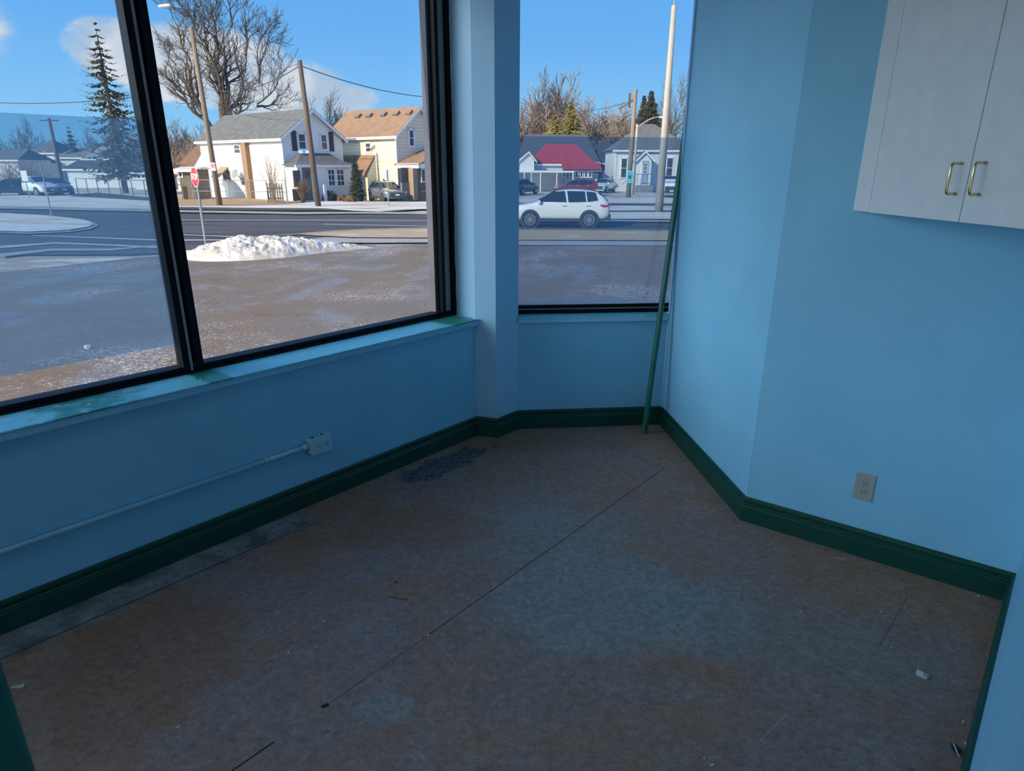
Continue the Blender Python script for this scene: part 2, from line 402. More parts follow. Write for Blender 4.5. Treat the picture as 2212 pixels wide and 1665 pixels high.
# rest of the shop behind the camera
mb = MB().ubox(-6.12, -6.0, -2.80, 2.6, -.02, .12).ubox(-6.12, -6.0, -2.80, 2.6, 1.95, CEIL).ubox(-6.12, -6.0, -2.80, -2.45, .12, 2.40).ubox(-6.12, -6.0, .10, 2.6, .12, 2.40)
struct(mb.build('wall_rear', M['wall']))
w3 = struct(empty('added_rear_window', uv(-6.06, 1, .12)), 'added window in the unseen rear wall to let light in')  # made-up rear window, there only to bring light into the room
mb = MB()
for v_ in (-2.45, -1.2, .05): mb.ubox(-6.09, -6.03, v_, v_+.05, .12, 1.95)
mb.ubox(-6.09, -6.03, -2.45, .10, .12, .17).ubox(-6.09, -6.03, -2.45, .10, 1.90, 1.95)
mb.build('window_frame', M['black'], w3)
MB().ubox(-6.063, -6.057, -2.42, .08, .15, 1.93).build('glass_pane', M['glass'], w3)
struct(MB().ubox(-6.0, .35, 2.5, 2.62, -.02, CEIL).build('wall_far_right', M['wall']))
struct(MB().ubox(.35, .47, Q[6][1]+.12, 2.62, -.02, CEIL).build('wall_partition', M['wall']))
fl = [(-.60, -2.84), (3.05, -2.84), (3.30, -2.45), (3.95, -1.85), (2.98, -.85), (2.98, .2), (.47, .2), (.47, 2.62), (-.60, 2.62)]
struct(MB().prism([U2(p, -.22) for p in fl], (0, 0, .22)).build('floor', M['floor']), 'bare stained brown and grey floor')
flr = [(-6.12, -2.84), (-.60, -2.84), (-.60, 2.62), (-6.12, 2.62)]
M['bounce'] = pm('pale_bounce_floor', (.36, .36, .35), (.42, .41, .40), 3, .4)  # pale floor colour made up to bounce light from behind the camera
struct(MB().prism([U2(p, -.22) for p in flr], (0, 0, .22)).build('floor_rear', M['bounce']), 'pale floor added behind the camera to bounce light')
struct(MB().prism([U2(p, CEIL) for p in fl], (0, 0, .25)).prism([U2(p, CEIL) for p in flr], (0, 0, .25)).build('ceiling', M['ceil']))
# unseen ceiling lamps added as fill to brighten the room
M['lampwhite'] = pm('fill_lamp_housing', (.8, .8, .8), None, rough=.5)
def ceiling_fill(u_, v_, w_, label):
    r_ = empty('ceiling_fill', uv(u_, v_, CEIL)); tag(r_, label, 'fill light')
    MB().ubox(u_-.62, u_+.62, v_-.32, v_-.29, CEIL-.05, CEIL).ubox(u_-.62, u_+.62, v_+.29, v_+.32, CEIL-.05, CEIL).ubox(u_-.62, u_-.59, v_-.32, v_+.32, CEIL-.05, CEIL).ubox(u_+.59, u_+.62, v_-.32, v_+.32, CEIL-.05, CEIL).build('housing', M['lampwhite'], r_)
    ld = bpy.data.lights.new('fill_lamp', 'AREA'); ld.shape = 'RECTANGLE'; ld.size = 1.16; ld.size_y = .56; ld.energy = w_; ld.color = LAMPC
    lo = bpy.data.objects.new('fill_lamp', ld); COL.objects.link(lo); lo.location = uv(u_, v_, CEIL-.03); lo.rotation_euler = (0, 0, math.pi/2-AL); lo.parent = r_; lo.matrix_parent_inverse = Matrix.Translation(-r_.location)
LAMPC = (.70, .88, 1.0)
ceiling_fill(-1.3, -1.75, LAMPW, 'added white ceiling fill light nearest the long window, behind the camera')
ceiling_fill(-3.4, -1.75, LAMPW, 'added white ceiling fill light furthest back beside the long window')
# foundation below floor level outside
# skirting boards, one per wall face
PROF = [(0, 0), (.016, 0), (.016, .072), (.013, .076), (.0135, .083), (.008, .088), (.0095, .099), (.0115, .103), (.010, .112), (.006, .117), (0, .117)]
names = ['baseboard_left', 'baseboard_pilaster_side', 'baseboard_pilaster', 'baseboard_front', 'baseboard_angled', 'baseboard_back', 'baseboard_right']
cache = {}
for d, z in PROF:
    if d not in cache: cache[d] = offset(Q, -d*sgn)
for i, nm in enumerate(names):
    mb = MB(); A = [U2(cache[d][i], z) for d, z in PROF]; B = [U2(cache[d][i+1], z) for d, z in PROF]
    n = len(PROF); mb.add(A+B, [(k, (k+1) % n, n+(k+1) % n, n+k) for k in range(n)]+[tuple(range(n)), tuple(range(2*n-1, n-1, -1))])
    o = struct(mb.build(nm, M['green']))
# thin wall-coloured corner strip beside the narrow window
mb = MB()
e4 = FA + fd*.886
adir = (Vector(Q[5])-Vector(Q[4])).normalized()
for z0, z1 in ((.117, HEAD+.1),):
    c0 = Vector(Q[4])+adir*.012 - Vector((fd.x, fd.y))*.006
    mb.obox(uv(c0.x, c0.y, (z0+z1)/2), (LD*adir.x+RD*adir.y)*.012, (LD*fd.x+RD*fd.y)*.006, (0, 0, (z1-z0)/2))
struct(mb.build('trim_1', M['wall2']), 'thin painted corner strip beside the narrow window')
# sills
mb = MB().ubox(-5.8, 2.838, -2.80, -2.558, .6935, .700)
t2 = struct(mb.build('trim_2', M['sill'], bevel=.0015), 'worn teal sill of the long window')
ap = MB().ubox(-5.8, 2.838, Q[0][1], -2.561, .668, .6930).build('apron', M['wall']); ap.parent = t2
mb = MB(); fbox(mb, -.002, .885, -.10, .004, .678, .694)
t3 = struct(mb.build('trim_3', M['sill']), 'narrow teal sill of the narrow window')
mb = MB(); fbox(mb, .0, .880, -.015, .006, .656, .6775); mb.build('apron', M['wall2']).parent = t3

# ------------------------------------------------------------------ windows
w1 = struct(empty('window_1', uv(1.3, -2.78, .7)), 'long black framed window on the left')
def ub(*a): return MB().ubox(*a)
mb = MB().ubox(-5.8, 2.846, -2.80, -2.742, .700, .712).ubox(-5.8, 2.846, -2.82, -2.752, .712, .728).ubox(-5.8, 2.846, -2.84, -2.742, 2.42, HEAD)
mb.ubox(2.815, 2.846, -2.84, -2.735, .70, HEAD).ubox(2.742, 2.768, -2.82, -2.748, .72, HEAD).ubox(-5.82, -5.76, -2.84, -2.74, .70, HEAD)
mb.build('window_frame', M['black'], w1, bevel=.002)
ub(2.768, 2.815, -2.82, -2.758, .712, HEAD).build('side_channel', M['bronze'], w1)
ub(2.722, 2.742, -2.83, -2.786, .728, HEAD).build('stop_bead', M['greymetal'], w1)
_r = random.Random(2)
MB().tube([uv(2.8405+_r.uniform(-.001, .001), -2.7335+_r.uniform(-.0015, .001), .70+k*.03) for k in range(58)], [.0028+_r.random()*.0035 for k in range(58)], 6).build('caulk_bead', M['chip'], w1, smooth=True)
for u0 in (1.244, -1.1, -3.4):
    mb = MB().ubox(u0, u0+.034, -2.80, -2.742, .712, HEAD).ubox(u0+.034, u0+.050, -2.82, -2.752, .712, HEAD).ubox(u0+.050, u0+.082, -2.80, -2.738, .712, HEAD)
    ml = mb.build('mullion', M['black'], w1, bevel=.002)
    ub(u0+.026, u0+.036, -2.76, -2.7405, .712, HEAD).build('glazing_bead', M['bronze'], w1)
MB().ubox(1.290, 1.318, -2.752, -2.748, .722, .742).build('paint_smear', M['sill'], w1)
ub(-5.8, 1.250, -2.784, -2.778, .72, 2.43).build('glass_pane', M['glass'], w1)  # unseen stretch behind the camera is added for more light
ub(1.320, 2.742, -2.784, -2.778, .72, 2.43).build('glass_pane', M['glass'], w1)
MB().poly([uv(-5.8, -2.790, .820), uv(1.246, -2.790, .820), uv(1.246, -2.790, 1.658), uv(-5.8, -2.790, 1.658)]).build('window_film', M['film'], w1)
w2 = struct(empty('window_2', fw(.45, -.08, .7)), 'narrow window between the pilaster and the angled wall')
mb = MB(); fbox(mb, -.01, .98, -.12, -.060, .694, .722); fbox(mb, -.01, .98, -.12, -.072, .722, .742); fbox(mb, -.01, .98, -.12, -.06, 2.42, HEAD)
mb.build('window_frame', M['black'], w2)
mb = MB(); fbox(mb, -.01, .98, -.0725, -.0575, .7195, .7235); mb.build('frame_bead', M['bronze'], w2)
mb = MB(); fbox(mb, -.01, .98, -.12, -.085, .742, .7465); mb.build('outer_ledge', M['white'], w2)
mb = MB(); fbox(mb, -.01, .98, -.098, -.092, .735, 2.43); mb.build('glass_pane', M['glass'], w2)
MB().poly([fw(-.01, -.101, .748), fw(.98, -.101, .748), fw(.98, -.101, 1.655), fw(-.01, -.101, 1.655)]).build('window_film', M['film'], w2)
# wall end closing the recess beyond the angled wall
mb = MB(); fbox(mb, .98, 1.05, -.14, -.018, .655, HEAD); struct(mb.build('trim_4', M['wall']))
# ------------------------------------------------------------------ things in the room
# corner wall cabinet: three-cornered box whose doors cut across the corner
cz0, cz1 = 1.353, 2.20
wallu = Q[6][0]
pA = Vector(toUV(onpl(1842, 456.3, uv(wallu-.002, 0), LD))[:2]); pA.x = (Q[5][0]+Q[6][0])/2-.001
cdirv = Vector((-.7071, .7071)); vr = Q[6][1]-.003
clen = (vr-pA.y)/.7071
pB = pA+cdirv*clen; cn = Vector((-.7071, -.7071))      # cn points at the room
def cf(s, d, z): q = pA+cdirv*s+cn*d; return uv(q.x, q.y, z)
def cbox(mb, s0, s1, d0, d1, z0, z1):
    return mb.obox(cf((s0+s1)/2, (d0+d1)/2, (z0+z1)/2), (LD*cdirv.x+RD*cdirv.y)*((s1-s0)/2), (LD*cn.x+RD*cn.y)*((d1-d0)/2), (0, 0, (z1-z0)/2))
nface = (LD*cn.x+RD*cn.y)
def on_cab(px, py):
    h = onpl(px, py, cf(0, 0, 0), nface); q = Vector(toUV(h)[:2])-pA; return q.dot(cdirv), h.z
cab = empty('corner_cabinet', cf(clen/2, -.2, cz0))
tag(cab, 'white laminate corner wall cabinet with two doors and brass pulls', 'cabinet')
pAi, pBi = pA-cn*.020, pB-cn*.020
MB().prism([uv(pA.x, pA.y+.033, cz0+.004), uv(pB.x+.033, pB.y, cz0+.004), uv(pA.x, pB.y, cz0+.004)], (0, 0, cz1-cz0-.004)).build('body', M['white'], cab)
sA = .100; sM = on_cab(2070.5, 478)[0]
flp = MB(); cbox(flp, .0, sA-.0014, -.02, -.0003, cz0+.0015, cz1); flp.build('filler_strip', M['white'], cab)
handles = [((2075, 353), (2069, 419)), ((2133, 351), (2114, 420))]
for k, (s0, s1) in enumerate(((sA, sM-.0018), (sM+.0018, clen-.10))):
    mb = MB(); cbox(mb, s0, s1, -.018, 0, cz0, cz1)
    dr = mb.build('door', M['white'], cab, bevel=.0012)
    (a, b_) = handles[k]; hs = (on_cab(*a)[0]+on_cab(*b_)[0])/2; zt_, zb_ = on_cab(*a)[1], on_cab(*b_)[1]
    pts = [cf(hs, 0, zt_), cf(hs, .024, zt_), cf(hs, .029, zt_-.002), cf(hs, .032, zt_-.008), cf(hs, .032, zb_+.008), cf(hs, .029, zb_+.002), cf(hs, .024, zb_), cf(hs, 0, zb_)]
    h = MB().tube(pts, .0042, 10).build('handle', M['brass'], None, smooth=True)
    h.parent = dr; h.matrix_parent_inverse = Matrix(); h['label'] = 'brass wire pull'
    for zz in (zt_, zb_): pass
mb = MB(); cbox(mb, clen-.098, clen-.02, -.02, -.0005, cz0+.0015, cz1); mb.build('filler_strip', M['white'], cab)

# wall outlet on the back wall
def outlet_parts(root, O, ex, ez, nn, horizontal=False):
    """two receptacle faces on a plate; O centre of the plate face"""
    for k in (-1, 1):
        c = O + ez*(.0195*k)
        mb = MB(); prof = []
        pts = []
        for a in range(20):
            t = 2*PI*a/20; xx = max(-.0135, min(.0135, .0172*math.cos(t))); zz = .0145*math.sin(t)
            pts.append(c+ex*xx+ez*zz)
        r = mb.prism(pts, nn*.0015).build('receptacle', M['plate'], root)
        sl = MB()
        for q, hh in ((-.006, .0042), (.006, .0035)): sl.obox(c+ex*q+ez*.003+nn*.0016, ex*.0011, ez*hh, nn*.0004)
        sl.lathe(c-ez*.0065+nn*.0012, nn, [(0, .0008), (.0024, .0008), (.0024, 0)], 10)
        s_ = sl.build('slots', M['slot']); s_.parent = r; s_['label'] = 'dark slots'
ux, uz, un = RD, Vector((0, 0, 1)), -LD
wall_b = uv((Q[5][0]+Q[6][0])/2+.0, 0)
Oc = onpl(1867, 1051, uv(Q[5][0]+(Q[6][0]-Q[5][0])*.48, 0), LD)
bd = (uv(*Q[6])-uv(*Q[5])).normalized(); bn = Vector((-bd.y, bd.x, 0)); bn = bn if bn.dot(-LD) > 0 else -bn
Oc = onpl(1867, 1051, uv(*Q[5])+bn*.0005, bn)
ol = empty('wall_outlet', Oc); tag(ol, 'beige duplex outlet on the bare blue wall under the cabinet', 'outlet')
MB().obox(Oc+bn*.002, bd*.036, uz*.0575, bn*.002).build('cover_plate', M['plate'], ol, bevel=.0018)
outlet_parts(ol, Oc+bn*.0045, bd, uz, bn)
MB().lathe(Oc+bn*.004, bn, [(.0, .0012), (.003, .001), (.0034, 0)], 12).build('screw', M['bronze'], ol)

# surface box and conduit on the left wall
M['painted'] = pm('overpainted_metal', (.36, .63, .74), (.42, .69, .78), 12, .5, .1, 90)
wl = uv(0, Q[0][1])
def onleft(px, py, d=0): return onpl(px, py, wl+RD*d, RD)
bc = toUV(onleft(697, 960, .045))
bu0, bu1, bz0, bz1 = bc[0]-.058, bc[0]+.050, bc[2]-.034, bc[2]+.036
bx = empty('surface_outlet_box', uv(bc[0], Q[0][1], bz0)); tag(bx, 'blue overpainted surface outlet box low on the wall under the long window', 'outlet')
MB().ubox(bu0, bu1, Q[0][1], Q[0][1]+.042, bz0, bz1).build('box', M['painted'], bx, bevel=.003)
cpl = MB().ubox(bu0-.003, bu1+.003, Q[0][1]+.042, Q[0][1]+.047, bz0-.003, bz1+.003).build('cover_plate', M['painted'], bx, bevel=.0015)
Ob = uv((bu0+bu1)/2, Q[0][1]+.047, (bz0+bz1)/2)
for k in (-1, 1):
    c = Ob + LD*(.0215*k)
    r = MB().prism([c+LD*(.0155*math.cos(2*PI*a/16))+uz*(.0165*math.sin(2*PI*a/16)) for a in range(16)], RD*.002).build('receptacle', M['painted'], bx)
    sl = MB().obox(c+LD*.006+uz*.004+RD*.002, LD*.0045, uz*.0013, RD*.0006).obox(c+LD*.006-uz*.006+RD*.002, LD*.0045, uz*.0013, RD*.0006).obox(c-LD*.0075+RD*.002, LD*.0022, uz*.0022, RD*.0006)
    s_ = sl.build('slots', M['slot']); s_.parent = r; s_['label'] = 'dark slots'
MB().ubox(bu0+.02, bu0+.03, Q[0][1]+.012, Q[0][1]+.022, bz1, bz1+.004).build('knockout', M['slot'], bx)
MB().ubox(bu0+.075, bu0+.083, Q[0][1]+.010, Q[0][1]+.018, bz1, bz1+.004).build('knockout', M['slot'], bx)
cv = Q[0][1]+.014
cz = toUV(onleft(560, 1001, .02))[2]
j = toUV(onleft(578, 997, .02))
cn_ = empty('conduit', uv(.8, cv, cz)); tag(cn_, 'overpainted metal conduit running along the low left wall to the box', 'conduit')
MB().tube([uv(-2.1, cv, cz), uv(j[0], cv, cz)], .0095, 12).build('pipe', M['painted'], cn_, smooth=True)
MB().tube([uv(j[0]+.002, cv, cz), uv(bu0-.028, cv, cz)], .0105, 12).build('pipe', M['painted'], cn_, smooth=True)
MB().tube([uv(bu0-.030, cv, cz), uv(bu0-.018, cv+.001, cz), uv(bu0-.006, cv+.002, cz), uv(bu0, cv+.002, cz)], [.0105, .0135, .0135, .012], 12).build('connector', M['painted'], cn_, smooth=True)
MB().tube([uv(j[0]-.008, cv, cz), uv(j[0]+.010, cv, cz)], .0120, 12).build('coupling', M['painted'], cn_, smooth=True)
# green painted pole leaning in the window corner
pb = onz(1391, 936, 0)
ptop = fw(.925, -.060, 1.93)
dv = (ptop-pb).normalized(); sx = dv.cross(Vector((0, 0, 1))).normalized(); sy = dv.cross(sx).normalized()
mb = MB()
def octo(c, r): return [c+(sx*math.cos(a)+sy*math.sin(a))*r for a in [PI/8+k*PI/4 for k in range(8)]]
k0 = pb+dv*.016; k0.z = max(k0.z, .0)
A = octo(pb+dv*.001, .0165); A = [Vector((q.x, q.y, 0.001)) for q in A]; B = octo(ptop, .0165)
mb.add(A+B, [(i, (i+1) % 8, 8+(i+1) % 8, 8+i) for i in range(8)]+[tuple(range(7, -1, -1)), tuple(range(8, 16))])
M['green2'] = pm('pole_green_paint', (.004, .12, .08), (.006, .15, .10), 9, .4, .1, 60)
o = mb.build('wooden_pole', M['green2']); tag(o, 'long green painted wooden pole leaning in the narrow window corner', 'pole')
# green door casing edge, close to the camera on the left
p1 = onz(85, 1665, .0); d1 = Vector((ray(85, 1665).x, ray(85, 1665).y, 0)).normalized()
g0 = EYE+ray(72, 1640)*.60; g0 = Vector((g0.x, g0.y, 0)); side = Vector((d1.y, -d1.x, 0))
g0u = toUV(g0)
mb = MB().obox(Vector((g0.x, g0.y, .63))-side*.046, side*.045, d1*.04, (0, 0, .63))
struct(mb.build('trim_5', M['green2'], bevel=.004), 'green painted low trim end close to the camera at lower left')

# litter on the floor
rng = random.Random(5)
M['paper'] = pm('torn_paper', (.42, .45, .42), (.5, .5, .48), 30, .8)
M['dark'] = pm('dark_plastic', (.02, .035, .045), None, rough=.5)
def scrap(name, mat, c, size, n=9, h=.004, elong=1.0, ang=0, seed=1):
    r = random.Random(seed); mb = MB(); top = []; bot = []
    for k in range(n):
        a = 2*PI*k/n; rr = size*(.55+.55*r.random()); xx, yy = rr*math.cos(a)*elong, rr*math.sin(a)
        q = Vector((c.x+xx*math.cos(ang)-yy*math.sin(ang), c.y+xx*math.sin(ang)+yy*math.cos(ang), 0))
        top.append(q+Vector((0, 0, .002+h*r.random()))); bot.append(q+Vector((0, 0, .0003)))
    ct = Vector((c.x, c.y, h*.9+.002)); cb = Vector((c.x, c.y, .0003))
    mb.add(top+bot+[ct, cb], [(k, (k+1) % n, 2*n) for k in range(n)]+[((k+1) % n+n, k+n, 2*n+1) for k in range(n)]+[(k, k+n, (k+1) % n+n, (k+1) % n) for k in range(n)])
    return mb.build(name, mat)
tag(scrap('paper_scrap', M['paper'], onz(1993, 1459, 0), .018, 11, .010, 1.3, .3, 4), 'crumpled grey paper scrap on the floor near the right wall', 'scrap')
tag(scrap('plastic_shard', M['dark'], onz(2066, 1620, 0), .016, 8, .004, 2.0, 1.25, 7), 'dark jagged plastic shard at lower right by the wall', 'scrap')
a_, b_ = onz(2060, 1606, .008), onz(2072, 1634, .008)
tag(MB().tube([a_, b_], .0019, 8).build('white_stick', M['chip']), 'short white stick lying across the dark shard', 'stick')
a_, b_ = onz(1790, 1206, 0), onz(1827, 1209, 0); d = b_-a_; nn_ = Vector((-d.y, d.x, 0))
tag(MB().tube([a_+d*t+nn_*(.10*math.sin(t*PI))+Vector((0, 0, .0016)) for t in [i/8 for i in range(9)]], .0014, 6).build('string', M['chip']), 'short bent off-white string on the floor by the back wall', 'string')
tag(scrap('paint_flake', M['chip'], onz(1618, 1126, 0), .009, 8, .003, 2.1, -.35, 12), 'white flake against the skirting at the angled wall corner', 'flake')
tag(scrap('paint_flake', M['paper'], onz(40, 1483, 0), .010, 8, .003, 2.4, .15, 13), 'pale flake on the floor beside the green trim at lower left', 'flake')
tag(scrap('leaf_fragment', M['slot'], onz(702, 1525, 0), .007, 8, .004, 2.0, .65, 14), 'small black leaf fragment on the floor at lower centre', 'fragment')
tag(scrap('leaf_fragment', M['slot'], onz(855, 1258, 0), .004, 7, .003, 1.6, 0, 15), 'tiny dark fragment above the grey smudge mid floor', 'fragment')
chips = [(623, 1410), (530, 1285), (602, 1264), (601, 1258), (1068, 1343), (1132, 1448), (1522, 1638), (1538, 1653), (1903, 1322), (1540, 1103), (1596, 1283), (2113, 1288), (1731, 1321), (1724, 1325), (1826, 1395), (2134, 1421), (2081, 1560), (2086, 1606), (1010, 1293), (1179, 912), (1200, 937), (1205, 996), (1380, 1124), (1290, 1132), (386, 1571), (389, 1596), (454, 1645), (852, 1360), (975, 1003), (700, 1342), (1925, 1398), (1357, 936), (1340, 962), (2036, 1313), (1660, 1290), (925, 1372)]
for i, q in enumerate(chips):
    s_ = .0019+.0016*rng.random()
    if i in (0, 7, 8, 9, 16, 17): s_ = .0040
    tag(scrap('paint_chip', M['chip'], onz(*q, 0), s_, 6, .0012, 1.3+rng.random(), rng.random()*3, 30+i), 'tiny pale paint chip scattered on the bare floor', 'chip', 'paint chips on the floor')
# ------------------------------------------------------------------ outdoor materials
def dk(c, k=.62): return tuple(v*k for v in c)
def pmo(name, c1, c2=None, *a, **k): return pm(name, dk(c1), dk(c2) if c2 else None, *a, **k)
M['asphalt'] = pmo('road_asphalt', (.075, .063, .052), (.15, .126, .105), .8, .75, .3, 60, stretch=(.12, 1, 1), lo=.42, hi=.62)
M['concrete'] = pmo('pale_concrete', (.48, .46, .42), (.60, .57, .52), 1.2, .8, .2, 30)
M['kerb'] = pmo('kerb_concrete', (.42, .39, .33), (.60, .55, .46), 1.5, .8)
M['line'] = pmo('road_paint', (.55, .55, .55), (.75, .74, .70), 1.8, .7)
M['slab'] = pmo('foundation_concrete', (.3, .3, .3), (.36, .36, .35), 2, .8)
def lotmat():
    mt, g, b = newmat('salted_parking_lot'); p = g.pos()
    big = g.noise(p, .16, 5, .6, 1.0); md = g.noise(g.vmath('MULTIPLY', p, (1, .5, 1)), .7, 5, .6, .8); fine = g.noise(p, 9, 5, .75)
    spk = g.noise(p, 26, 2, .6)
    c = g.mix(g.ramp(big, .40, .62), (.30, .225, .165), (.27, .235, .205))
    c = g.mix(g.math('MULTIPLY', g.ramp(md, .50, .64), .75), c, (.36, .37, .40))
    c = g.mix(g.math('MULTIPLY', g.ramp(g.noise(g.vmath('MULTIPLY', p, (.5, 1.3, 1)), .45, 4, .6, 1.4), .56, .66), .6), c, (.20, .165, .13))
    c = g.mix(g.math('MULTIPLY', g.ramp(fine, .35, .7), .5), c, (.37, .30, .235))
    dens = g.ramp(g.noise(p, .35, 4, .6), .45, .66)
    th = g.math('SUBTRACT', .72, g.math('MULTIPLY', dens, .125))
    c = g.vmath('MULTIPLY', c, (.62, .575, .51))
    cs = g.math('MULTIPLY', g.math('MULTIPLY', dens, g.ramp(g.noise(p, 11, 3, .7), .54, .62)), .5)
    c = g.mix(cs, c, (.50, .485, .45))
    c = g.mix(g.math('GREATER_THAN', spk, th), c, (.62, .60, .55))
    g.l.new(c, b.inputs['Base Color'])
    g.l.new(g.math('SUBTRACT', .85, g.math('MULTIPLY', g.ramp(md, .50, .66), .35)), b.inputs['Roughness'])
    b.inputs['Specular IOR Level'].default_value = .3
    bn = g.n.new('ShaderNodeBump'); bn.inputs['Strength'].default_value = .5; bn.inputs['Distance'].default_value = .03
    g.l.new(fine, bn.inputs['Height']); g.l.new(bn.outputs[0], b.inputs['Normal'])
    return mt
M['lot'] = lotmat()
def vergemat(name, grass, grass2, snow, scale, lo, hi, thr_scale=(1, 1, 1)):
    mt, g, b = newmat(name); p = g.pos()
    k = g.ramp(g.noise(g.vmath('MULTIPLY', p, thr_scale), scale, 6, .65, .4), lo, hi)
    c = g.mix(g.noise(p, 7, 5, .7), dk(grass, .85), dk(grass2, .95)); c = g.mix(k, c, snow)
    g.l.new(c, b.inputs['Base Color']); b.inputs['Roughness'].default_value = .85
    bn = g.n.new('ShaderNodeBump'); bn.inputs['Strength'].default_value = .6; bn.inputs['Distance'].default_value = .06
    g.l.new(g.noise(p, 8, 4, .7), bn.inputs['Height']); g.l.new(bn.outputs[0], b.inputs['Normal'])
    return mt
SN = (.66, .62, .56)
M['verge'] = vergemat('dead_grass_verge', (.40, .27, .14), (.55, .41, .25), SN, .9, .58, .70, (.35, 1, 1))
M['snowgrass'] = vergemat('snowy_grass', (.42, .30, .17), (.55, .42, .27), SN, .8, .38, .50, (.3, 1, 1))
M['halfsnow'] = vergemat('patchy_snow_grass', (.36, .27, .18), (.5, .38, .24), SN, .6, .46, .58, (.3, 1, 1))
M['drygrass'] = vergemat('tall_dead_grass', (.36, .22, .10), (.52, .34, .17), SN, .8, .66, .74)
M['snow'] = pm('old_snow', (.50, .44, .34), (.80, .74, .64), 2.2, .8, 1.0, 7)
M['bark'] = pmo('grey_brown_bark', (.12, .09, .07), (.22, .17, .13), 3, .9)
M['twig'] = pmo('bare_twigs', (.20, .145, .11), (.30, .225, .18), 2, .9)
M['twig2'] = pmo('warm_bare_twigs', (.36, .27, .20), (.48, .37, .28), 2, .9)
M['spruce'] = pmo('spruce_needles', (.075, .085, .055), (.17, .145, .075), .9, .8, lo=.35, hi=.6)
M['cedar'] = pmo('golden_cedar', (.27, .25, .06), (.62, .48, .15), 1.2, .8)
M['cedardark'] = pmo('dark_cedar', (.07, .075, .04), (.15, .12, .06), 1.2, .8)
M['boxwood'] = pmo('low_evergreen', (.05, .06, .025), (.10, .11, .05), 3, .8)
M['rustbush'] = pmo('rust_bush', (.32, .18, .10), (.42, .26, .15), 4, .9)
M['wood'] = pmo('weathered_pole_wood', (.30, .23, .16), (.42, .33, .24), 2, .85, stretch=(4, 4, .3))
M['wooddark'] = pmo('dark_pole_wood', (.16, .11, .08), (.24, .17, .12), 2, .85, stretch=(4, 4, .3))
M['paleconc'] = pmo('pale_pole_concrete', (.58, .53, .45), (.66, .61, .53), 2, .7)
M['galv'] = pmo('galvanised_steel', (.36, .42, .42), (.42, .48, .48), 3, .5)
M['cable'] = pm('black_cable', (.03, .03, .035), None, rough=.7)
M['clapwhite'] = striped('white_clapboard', (.86, .85, .82), (.62, .60, .57), .20, 2, .10)
M['clapcream'] = striped('cream_siding', (.86, .78, .56), (.55, .48, .33), .26, 2, .10)
M['clapgrey'] = striped('pale_blue_siding', (.72, .76, .80), (.5, .53, .57), .20, 2, .10)
M['trimwhite'] = pm('white_trim', (.85, .85, .84), None, rough=.6)
M['shinglegrey'] = pmo('grey_shingles', (.165, .17, .165), (.25, .25, .235), 2.2, .9, .3, 14, detail=8)
M['shingletan'] = pmo('tan_shingles', (.40, .235, .13), (.50, .31, .19), 2.2, .9, .3, 14, detail=8)
M['shingledark'] = pmo('dark_shingles', (.07, .075, .085), (.11, .115, .12), 2.2, .9)
M['roofred'] = pmo('red_metal_roof', (.72, .05, .045), (.85, .10, .08), 1.5, .6)
M['roofslate'] = pmo('slate_roof', (.115, .13, .15), (.15, .165, .19), 1.5, .85)
M['dglass'] = pm('dark_window_glass', (.03, .035, .045), (.07, .075, .085), 1.2, .15)
M['shutter'] = pm('black_shutter', (.018, .02, .026), None, rough=.6)
M['chimney'] = pmo('tan_brick_chimney', (.42, .26, .14), (.50, .33, .20), 5, .85)
M['brick'] = pmo('tan_brick_pier', (.46, .33, .21), (.56, .43, .29), 7, .85)
M['taupe'] = pmo('taupe_boards', (.28, .24, .20), (.34, .29, .25), 3, .8)
M['oldwood'] = pmo('old_grey_wood', (.20, .16, .13), (.32, .26, .21), 3, .9)
M['bluedoor'] = pm('blue_door_paint', (.25, .38, .58), None, rough=.5)
M['carwhite'] = pm('white_car_paint', (.78, .79, .80), None, rough=.25, coat=1)
M['carred'] = pm('dark_red_car_paint', (.22, .02, .025), None, rough=.25, coat=1)
M['carblack'] = pm('dark_car_paint', (.02, .025, .035), None, rough=.25, coat=1)
M['cargrey'] = pm('grey_car_paint', (.13, .15, .18), None, rough=.25, coat=1)
M['carglass'] = pm('tinted_car_glass', (.02, .03, .04), None, rough=.05)
M['clad'] = pm('black_plastic_cladding', (.045, .05, .06), None, rough=.6)
M['tyre'] = pm('tyre_rubber', (.02, .02, .022), None, rough=.85)
M['rim'] = pm('alloy_wheel', (.62, .62, .62), None, rough=.3, metal=.9)
M['taillamp'] = pm('red_tail_lamp', (.45, .02, .02), None, rough=.2)
M['headlamp'] = pm('clear_headlamp', (.7, .72, .75), None, rough=.15)
M['stopred'] = pm('stop_sign_red', (.60, .02, .035), None, rough=.45)
M['signwhite'] = pm('sign_white', (.85, .85, .84), None, rough=.5)
M['signback'] = pm('sign_back_metal', (.55, .57, .58), None, rough=.5)
M['signteal'] = pm('sign_teal', (.10, .52, .60), None, rough=.5)
M['signnavy'] = pm('sign_navy', (.02, .12, .28), None, rough=.5)
M['signblue'] = pm('sign_pale_blue', (.35, .48, .72), None, rough=.5)
M['rubberblack'] = pm('black_text', (.02, .02, .02), None, rough=.6)

